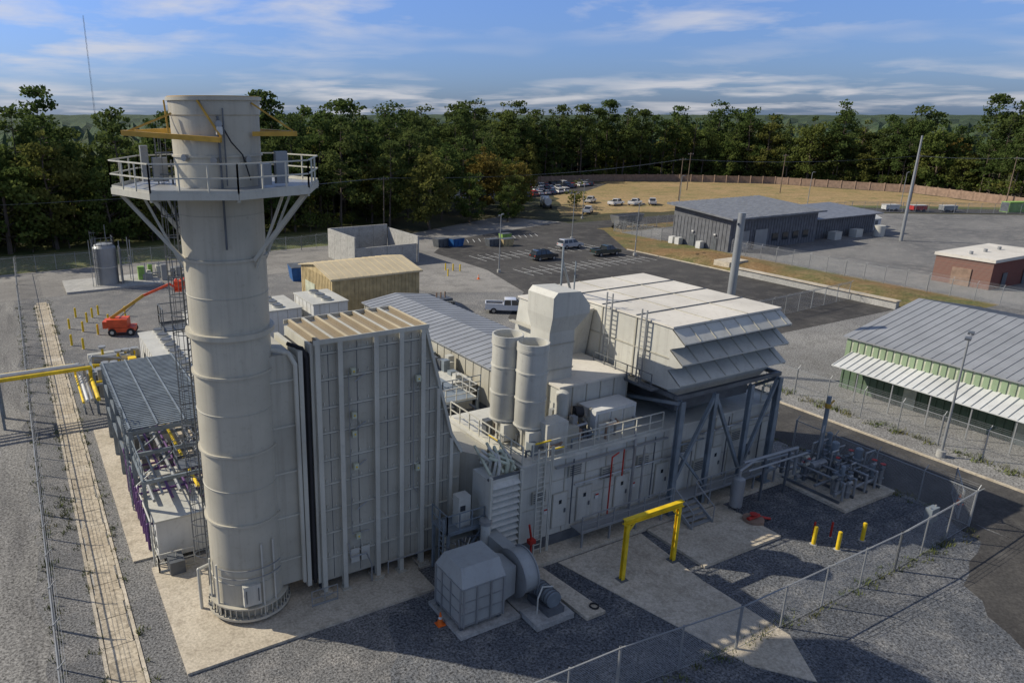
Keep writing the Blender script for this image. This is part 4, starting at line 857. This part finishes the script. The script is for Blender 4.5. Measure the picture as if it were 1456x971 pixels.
upole(69,138,11.5); upole(170,150,12); upole(228,118,13); upole(240,100,13); upole(215,150,12); upole(196,170,12); upole(234,76,13)
o=Obj("transmission_pole",(154,80,0)); o.cyl("shaft",'steel',(0,0,0),(0,0,20),.34,.17,n=14); o.done()
o=Obj("steel_monopole",(58.5,44.2,0)); o.cyl("shaft",'steel',(0,0,0),(0,0,15.4),.42,.32,n=18); o.cyl("base_flange",'steel',(0,0,0),(0,0,.15),.7,n=18); o.box("bracket",'dsteel',-.5,.5,-.06,.06,14.3,14.5); o.done()
o=Obj("radio_mast",(41,390,0)); 
for a in range(3):
    q=2*math.pi*a/3; o.beam("leg",'dsteel',(math.cos(q)*.4,math.sin(q)*.4,0),(math.cos(q)*.2,math.sin(q)*.2,67),.08)
for z in range(0,66,3): o.beam("lacing",'dsteel',(.4,0,z),(-.2,.33,z+1.5),.05); o.beam("lacing",'dsteel',(-.2,.33,z+1.5),(-.2,-.33,z+3),.05)
o.done()
o=Obj("power_line",(0,0,0))
def wire(a,b,sag=1.2,n=10):
    P=[Vector(a).lerp(Vector(b),i/n)-Vector((0,0,sag*4*(i/n)*(1-i/n))) for i in range(n+1)]
    for p,q in zip(P[:-1],P[1:]): o.beam("wire",'dsteel',p,q,.035)
for dx in (-1.1,0,1.1):
    wire((-60+dx,137,11),(69+dx,138,11.2),1.5); wire((69+dx,138,11.2),(170+dx,150,11.6),1.5); wire((170+dx,150,11.6),(228+dx,118,12.6)); wire((228+dx,118,12.6),(240+dx,100,12.6),.4); wire((240+dx,100,12.6),(234+dx,76,12.6),.4)
o.done()

# ------------------------------------------------------------------ vehicles
def vehicle(name,kind,mat,x,y,rot):
    o=Obj(name,(x,y,0.02),rot); W=.93
    def loft(part,mat_,prof,w0,w1,zb,zt):
        vs=[]
        for sgn in (-1,1):
            for (px,pz) in prof:
                t_=(pz-zb)/max(.01,zt-zb); vs.append((px,sgn*(w0+(w1-w0)*t_),pz))
        n=len(prof); fs=[tuple(range(n-1,-1,-1)),tuple(range(n,2*n))]+[((i+1)%n,(i+1)%n+n,i+n,i) for i in range(n)]
        fs=[tuple(reversed(f_)) for f_ in fs]; o.add(part,mat_,vs,fs)
    if kind=='pickup':
        loft("body",mat,[(-2.8,.5),(-2.85,.7),(-2.8,1.08),(2.0,1.12),(2.65,1.02),(2.8,.85),(2.8,.45)],W,W*.97,.45,1.12)
        loft("cabin_glass",'glass',[(-.55,1.1),(-.4,1.72),(.95,1.76),(1.65,1.12)],W*.93,W*.76,1.1,1.76)
        loft("cabin_roof",mat,[(-.46,1.72),(-.38,1.79),(.9,1.82),(1.02,1.75)],W*.79,W*.74,1.72,1.82)
        o.box("truck_bed",'black',-2.68,-.65,-.72,.72,1.09,1.105); o.box("bed_side",mat,-2.8,-.6,-.92,-.76,1.08,1.28); o.box("bed_side",mat,-2.8,-.6,.76,.92,1.08,1.28); o.box("tailgate",mat,-2.84,-2.74,-.76,.76,.9,1.28); L=1.75
        for px in (-.5,.45): 
            for s_ in (-1,1): o.beam("pillar",mat,(px,s_*W*.93,1.1),(px*.85,s_*W*.77,1.75),.09)
    elif kind=='suv':
        loft("body",mat,[(-2.35,.45),(-2.42,.7),(-2.35,1.08),(1.3,1.12),(2.2,.98),(2.38,.8),(2.38,.42)],W,W*.96,.42,1.12)
        loft("cabin_glass",'glass',[(-2.3,1.08),(-2.05,1.68),(.5,1.72),(1.25,1.12)],W*.92,W*.77,1.08,1.72)
        loft("cabin_roof",mat,[(-2.12,1.66),(-2.0,1.76),(.42,1.79),(.58,1.7)],W*.8,W*.74,1.66,1.79); L=1.45
        for px in (-2.15,-1.1,-.1): 
            for s_ in (-1,1): o.beam("pillar",mat,(px,s_*W*.93,1.1),(px*.93,s_*W*.78,1.7),.1)
    else:
        loft("body",mat,[(-2.25,.42),(-2.35,.65),(-2.25,.98),(1.3,.98),(2.15,.84),(2.35,.66),(2.35,.38)],W*.95,W*.92,.38,.98)
        loft("cabin_glass",'glass',[(-1.75,.96),(-1.1,1.4),(.25,1.43),(1.05,.97)],W*.86,W*.68,.96,1.43)
        loft("cabin_roof",mat,[(-1.15,1.39),(-1.0,1.46),(.2,1.48),(.33,1.41)],W*.71,W*.66,1.39,1.48); L=1.4
    for wx in (-L,L):
        for s_ in (-1,1):
            o.cyl("tyre",'black',(wx,s_*.72,.36),(wx,s_*.96,.36),.37,n=18); o.cyl("wheel_rim",'chrome',(wx,s_*.95,.36),(wx,s_*.975,.36),.22,n=12)
    fr=2.8 if kind=='pickup' else 2.37
    for s_ in (-.68,.68): o.box("headlamp",'white',fr-.08,fr+.01,s_-.16,s_+.16,.68,.84); o.box("tail_lamp",'red',-fr-.03,-fr+.08,s_-.12,s_+.12,.75,.98)
    o.box("bumper",'dsteel',fr-.05,fr+.08,-.85,.85,.38,.55); o.box("bumper",'dsteel',-fr-.08,-fr+.05,-.85,.85,.42,.58)
    o.done()
vehicle("parked_suv",'suv','cblack',79.5,97.6,R(-3)); vehicle("parked_suv",'suv','csilver',91,104.3,R(-3)); vehicle("pickup_truck",'pickup','cgreen',91.8,95.8,R(-3))
vehicle("pickup_truck",'pickup','cwhite',53.5,72.2,R(-35))
random.seed(31)
cols=['cwhite','csilver','cblack','cblue','cred','cwhite','csilver','cblack']
for i in range(16):
    kd=random.choice(['suv','sedan','pickup','sedan']); vehicle({'suv':"parked_suv",'sedan':"parked_car",'pickup':"pickup_truck"}[kd],kd,cols[i%8],134+i*3.0+random.uniform(-.3,.3),186+i*.8+random.uniform(-.5,.5),R(75))
for i in range(13):
    kd=random.choice(['suv','sedan']); vehicle({'suv':"parked_suv",'sedan':"parked_car"}[kd],kd,cols[(i*3+1)%8],134+i*3.1,193+i*.8,R(75))
for i in range(8):
    kd=random.choice(['suv','sedan']); vehicle({'suv':"parked_suv",'sedan':"parked_car"}[kd],kd,cols[(i*5+2)%8],134+i*3.1,177.5+i*.8,R(75))
for i,(x,y) in enumerate(((146,150),(151,148),(144,158),(128,141),(156,146.5))): vehicle("pickup_truck",'pickup','cwhite',x,y,R(15+i*8))
k=Obj("water_tanker_truck",(126,155,0),R(60)); k.cyl("tank",'white',(-3,0,1.9),(2,0,1.9),.95,n=20); k.box("cab",'white',2.3,4.2,-1.1,1.1,.8,2.7); k.box("windscreen",'glass',4.21,4.24,-.9,.9,1.8,2.5); k.box("frame",'dsteel',-3.2,4.2,-.5,.5,.7,.95)
for xx in (-2.4,-1.3,3.2):
    for yy in (-1.1,.8): k.cyl("wheel",'black',(xx,yy,.5),(xx,yy+.3,.5),.5,n=16)
k.done()
k=Obj("dump_trailer",(119,118.5,0),R(5)); k.hexa("hopper",'steel',[(-3.6,-1,1.2),(3.6,-1,1.2),(3.6,1,1.2),(-3.6,1,1.2)],[(-4.2,-1.25,2.9),(4.2,-1.25,2.9),(4.2,1.25,2.9),(-4.2,1.25,2.9)]); k.box("load",'black',-4,4,-1.1,1.1,2.905,2.92)
for xx in np.arange(-3.4,3.6,.9): k.box("hopper_rib",'chrome',xx,xx+.1,-1.32,-1.2,1.2,2.9)
k.box("frame",'dsteel',-3.6,3.6,-.5,.5,.7,1.19)
for xx in (-3,-1.8,2.6):
    for yy in (-1.2,.9): k.cyl("wheel",'black',(xx,yy,.5),(xx,yy+.3,.5),.5,n=16)
k.done()
def dumpster(x,y,rot=0,m='blue',s_=1):
    o=Obj("dumpster",(x,y,0),rot); o.hexa("bin",m,[(-1.3*s_,-.8*s_,.0),(1.3*s_,-.8*s_,.0),(1.3*s_,.8*s_,.0),(-1.3*s_,.8*s_,.0)],[(-1.6*s_,-1*s_,1.7*s_),(1.6*s_,-1*s_,1.7*s_),(1.6*s_,1*s_,1.7*s_),(-1.6*s_,1*s_,1.7*s_)])
    o.box("lid",'dsteel',-1.6*s_,1.6*s_,-1*s_,1*s_,1.71*s_,1.78*s_)
    for q in (-1,0,1): o.box("rib",m,q*s_-.05,q*s_+.05,-1.02*s_,-.9*s_,.3,1.6*s_)
    o.done()
dumpster(36.8,103,R(80),'blue',1.2); dumpster(70.5,117,R(10),'dsteel',.9); dumpster(73.2,116,R(10),'blue',.9); dumpster(157,104,0,'blue',2.2); dumpster(79.5,113,0,'dsteel',.8); dumpster(82,112,0,'tan',.8); dumpster(86,118,0,'green',.7)
k=Obj("shipping_container",(226,92,0),R(-20)); k.box("body",'green',-3,3,-1.2,1.2,.0,2.6)
for q in np.arange(-2.8,3,.4): k.box("corrugation",'green',q,q+.15,-1.26,-1.203,.2,2.5)
k.box("door",'dsteel',-3.05,-3.003,-1.1,1.1,.2,2.5); k.done()
for (x,y,m_) in ((205,104,'red'),(200,108,'white'),(211,100,'steel')):
    k=Obj("construction_trailer",(x,y,0),R(-25)); k.box("body",m_,-1.8,1.8,-.9,.9,.5,1.6); k.box("roof",'awning',-1.9,1.9,-1.0,1.0,1.603,1.68)
    for q in (-1,1): k.cyl("wheel",'black',(q,-1.0,.35),(q,-.7,.35),.35,n=12); k.cyl("wheel",'black',(q,.7,.35),(q,1.0,.35),.35,n=12)
    k.done()

# ------------------------------------------------------------------ trees
def tree_mesh(name,kind,seed):
    rg=np.random.default_rng(seed); V=[];F=[];mi=[];tint=[]
    def cylv(a,b,r0,r1,n=5):
        a=Vector(a);b=Vector(b);d=(b-a).normalized();up=Vector((0,0,1)) if abs(d.z)<.9 else Vector((1,0,0));u=d.cross(up).normalized();v=u.cross(d);o=len(V)
        for c,r in ((a,r0),(b,r1)):
            for i in range(n): t=2*math.pi*i/n; V.append(tuple(c+u*math.cos(t)*r+v*math.sin(t)*r)); tint.append(.5)
        for i in range(n): j=(i+1)%n; F.append((o+i,o+j,o+j+n,o+i+n)); mi.append(0)
    H={'pine':22,'oak':18,'bush':4.5}[kind]*(1+rg.uniform(-.08,.08)); cl=[]
    lean=rg.normal(0,.02,2); P=[]
    for i in range(7):
        z=H*.95*i/6; P.append((lean[0]*z+rg.normal(0,.12)*(i>0),lean[1]*z+rg.normal(0,.12)*(i>0),z))
    rb={'pine':.3,'oak':.38,'bush':.1}[kind]
    for i in range(6): cylv(P[i],P[i+1],rb*(1-i/6.5),rb*(1-(i+1)/6.5))
    def at(z):
        k=min(5,int(z/(H*.95)*6)); t=z/(H*.95)*6-k; return Vector(P[k]).lerp(Vector(P[k+1]),t)
    nl={'pine':38,'oak':42,'bush':16}[kind]
    for i in range(nl):
        t=rg.uniform(0,1)
        if kind=='pine':
            z=H*(.26+.70*t); L=(1-t)**.55*rg.uniform(2.4,4.9)+.8; el=rg.uniform(.05,.6)
        elif kind=='oak':
            z=H*(.12+.70*t); L=math.sin(math.pi*min(1,.22+.7*t))*rg.uniform(3.4,6.2)+.6; el=rg.uniform(.1,.8)
        else: z=H*(.1+.5*t); L=rg.uniform(.5,2.4); el=rg.uniform(.2,1)
        az=rg.uniform(0,2*math.pi); a=at(min(z,H*.93)); b=a+Vector((math.cos(az)*math.cos(el),math.sin(az)*math.cos(el),math.sin(el)*.8))*L
        cylv(a,b,.07 if kind!='bush' else .03,.02,3)
        rr_=rg.uniform(.95,1.7) if kind=='pine' else rg.uniform(1.1,2.0)
        if kind=='bush': rr_=rg.uniform(.5,1.0)
        cl.append((b,rr_)); 
        if L>2.6: cl.append((a.lerp(b,.6)+Vector(rg.normal(0,.3,3)),rr_*.8))
    cl.append((Vector((P[-1][0],P[-1][1],H*.96)),1.0))
    for c,rr_ in cl:
        n=int((22 if kind=='pine' else 25)*rr_**1.3)+5; tc=rg.uniform(0,1)
        pos=rg.normal(0,1,(n,3)); pos/=np.linalg.norm(pos,axis=1)[:,None]; pos*=(rg.uniform(.15,1,(n,1))**.5)*rr_*np.array([1.15,1.15,.66])
        for p in pos:
            s_=rg.uniform(.2,.42)*(.55 if kind=='bush' else 1); u=rg.normal(0,1,3);u/=np.linalg.norm(u); w=np.cross(u,rg.normal(0,1,3)); w/=np.linalg.norm(w)
            ce=np.array(c)+p; o=len(V)
            for q in (ce-u*s_*1.1,ce+w*s_*.75,ce+u*s_*1.1,ce-w*s_*.75): V.append(tuple(q)); tint.append(float(np.clip(tc*.75+rg.uniform(0,.25),0,1)))
            F.append((o,o+1,o+2,o+3)); mi.append(1)
    me=bpy.data.meshes.new(name); me.from_pydata(V,[],F); me.materials.append(M['bark']); me.materials.append(None)
    me.polygons.foreach_set("material_index",mi); at_=me.attributes.new("tint",'FLOAT','POINT'); at_.data.foreach_set("value",tint)
    return me
pines=[tree_mesh("pine_tree",'pine',i) for i in range(5)]
for m_ in pines: m_.materials[1]=M['pine']
oaks=[tree_mesh("oak_tree",'oak',20+i) for i in range(4)]
for m_ in oaks: m_.materials[1]=M['oak']
aut=tree_mesh("autumn_tree",'oak',30); aut.materials[1]=M['autumn']
bushes=[tree_mesh("shrub",'bush',40+i) for i in range(2)]
for m_ in bushes: m_.materials[1]=M['oak']
def put(name,me,x,y,s_=1,parent=None,sz=None):
    o=bpy.data.objects.new(name,me); o.location=(x,y,-.05); o.rotation_euler=(0,0,random.uniform(0,6.28)); o.scale=(s_,s_,(sz or s_)); COL.objects.link(o)
    if parent: o.parent=parent
    return o
random.seed(77)
fe=bpy.data.objects.new("distant_forest",None); COL.objects.link(fe)
line_=[(-80,150),(-10,147),(30,150),(52,146),(72,152),(92,172),(112,196),(145,214),(195,219),(226,208),(254,178),(266,132),(256,92),(262,50),(290,0)]
for si,(a,b) in enumerate(zip(line_[:-1],line_[1:])):
    a=Vector(a);b=Vector(b);d=b-a;L=d.length;d/=L;nn=Vector((-d.y,d.x))
    if nn.dot(a+b)<0: nn=-nn
    far=1.04 if si>=7 else 1.0
    for row,off in enumerate((0,7,15,26)):
        n=int(L/(5.8+row*.7))
        for i in range(n):
            p=a+d*((i+random.random())*L/n)+nn*(off+random.uniform(-3,3)); q=random.random()
            me=random.choice(pines) if q<.6 else (random.choice(oaks) if q<.955 else aut)
            s_=random.uniform(.74,1.16)*(1+row*.03)*far
            if me in oaks or me is aut: s_*=random.uniform(.8,1.18)
            put("forest_tree",me,p.x,p.y,s_*1.06,fe,s_*random.uniform(.95,1.14))
    for i in range(int(L/3.2)):
        p=a+d*((i+random.random())*L/int(L/3.2))-nn*random.uniform(-3,2); put("undergrowth",random.choice(bushes),p.x,p.y,random.uniform(.8,1.8),fe)
for (x,y,kd,s_) in ((79,136,'o',.95),(88,146,'p',.85),(96,150,'p',.9),(104,153,'a',.95),(84,155,'p',.95),(98,160,'o',1.0),(110,163,'p',.9),(92,140,'o',.62),(106,142,'o',.66),(112,150,'a',.8),(72,141,'p',.8),(75,147,'o',.95),(118,160,'o',.8),(117,170,'p',1),(126,178,'a',.75),(132,150,'b',1.5),(101,138,'o',.5)):
    me={'o':random.choice(oaks),'p':random.choice(pines),'a':aut,'b':bushes[0]}[kd]
    put({'o':"oak_tree",'p':"pine_tree",'a':"autumn_tree",'b':"round_shrub"}[kd],me,x,y,s_)
V=[];F=[]
def front_r(az):
    dx,dy=math.sin(az),math.cos(az)
    for (x1,y1),(x2,y2) in zip(line_[:-1],line_[1:]):
        ex,ey=x2-x1,y2-y1; det=dx*(-ey)+dy*ex
        if abs(det)<1e-6: continue
        t=(x1*(-ey)+y1*ex)/det; u=(dx*y1-dy*x1)/det
        if 0<=u<=1 and t>0: return t
    return 170 if az<0 else 295
rg=np.random.default_rng(2); na=420; AZ=[R(-75+215*i/na) for i in range(na+1)]
allr=[0]+list(np.cumsum([7]*14))+[115,135,160,190,230,280,340,420,520,650,800,1000,1300,1700,2200,2900,3800,5200]
for az in AZ:
    f0=front_r(az)+24
    for k_,q in enumerate(allr):
        rr_=f0+q; zz=15.5+rg.normal(0,1.9)+(-12 if k_==0 else 0)
        if rr_>600: zz=15+rg.normal(0,1.6)
        V.append((math.sin(az)*rr_,math.cos(az)*rr_,zz))
m_=len(allr)
for i in range(na):
    for j in range(m_-1): F.append((i*m_+j,i*m_+j+1,(i+1)*m_+j+1,(i+1)*m_+j))
single("distant_forest_canopy",'canopy',V,F)

# ------------------------------------------------------------------ light, sky, camera
elev=R(37); sd=Vector((-.74,.67,0)).normalized(); sdir=Vector((sd.x*math.cos(elev),sd.y*math.cos(elev),math.sin(elev)))
L=bpy.data.lights.new("sun",'SUN'); L.energy=5.0; L.angle=R(.5); L.color=(1,.92,.78); lo=bpy.data.objects.new("sun",L); COL.objects.link(lo)
lo.rotation_euler=sdir.to_track_quat('Z','Y').to_euler()
w=bpy.data.worlds.new("World"); scene.world=w; w.use_nodes=True; nt=w.node_tree; bg=nt.nodes["Background"]
sky=nt.nodes.new("ShaderNodeTexSky"); sky.sky_type='NISHITA'; sky.sun_disc=False; sky.sun_elevation=elev; sky.sun_rotation=math.atan2(sd.x,sd.y)%(2*math.pi); sky.air_density=1.0; sky.dust_density=.6; sky.ozone_density=1.5
tc=N(nt,"ShaderNodeTexCoord"); sp=N(nt,"ShaderNodeSeparateXYZ"); nt.links.new(tc.outputs["Generated"],sp.inputs[0])
za=mth("ADD",mth("MAXIMUM",sp.outputs[2],0),.09); cx_=mth("DIVIDE",sp.outputs[0],za); cy_=mth("DIVIDE",sp.outputs[1],za)
cb=N(nt,"ShaderNodeCombineXYZ"); nt.links.new(cx_,cb.inputs[0]); nt.links.new(cy_,cb.inputs[1])
n1=N(nt,"ShaderNodeTexNoise"); n1.inputs["Scale"].default_value=.95; n1.inputs["Detail"].default_value=9; n1.inputs["Roughness"].default_value=.55; n1.inputs["Distortion"].default_value=.25
nt.links.new(cb.outputs[0],n1.inputs["Vector"])
n2=N(nt,"ShaderNodeTexNoise"); n2.inputs["Scale"].default_value=.28; n2.inputs["Detail"].default_value=3; nt.links.new(cb.outputs[0],n2.inputs["Vector"])
cm=mth("MULTIPLY",ramp(nt,n1.outputs["Fac"],.45,.62),ramp(nt,n2.outputs["Fac"],.38,.54))
tr_=N(nt,"ShaderNodeValToRGB"); nt.links.new(sp.outputs[2],tr_.inputs[0]); er=tr_.color_ramp.elements
er[0].position=0; er[0].color=(.36,.52,1.02,1); er[1].position=.45; er[1].color=(.80,.90,1.08,1)
e2=er.new(.16); e2.color=(.62,.80,1.32,1)
tint_=mix(nt,1.0,sky.outputs[0],tr_.outputs[0],"MULTIPLY")
skyc=mix(nt,mixf(nt,cm,.68),tint_,(6.6,6.5,6.7))
nt.links.new(skyc,bg.inputs[0]); bg.inputs[1].default_value=.105
cam=bpy.data.cameras.new("camera"); cam.sensor_width=36; cam.lens=36*1033/1456; cam.shift_x=(728-570)/1456; cam.clip_end=20000; cam.clip_start=.5
co=bpy.data.objects.new("camera",cam); co.location=(0,0,24); co.rotation_euler=(R(90)-.3039,0,-.487); COL.objects.link(co); scene.camera=co
scene.view_settings.view_transform='Standard'; scene.view_settings.look='None'; scene.view_settings.exposure=0
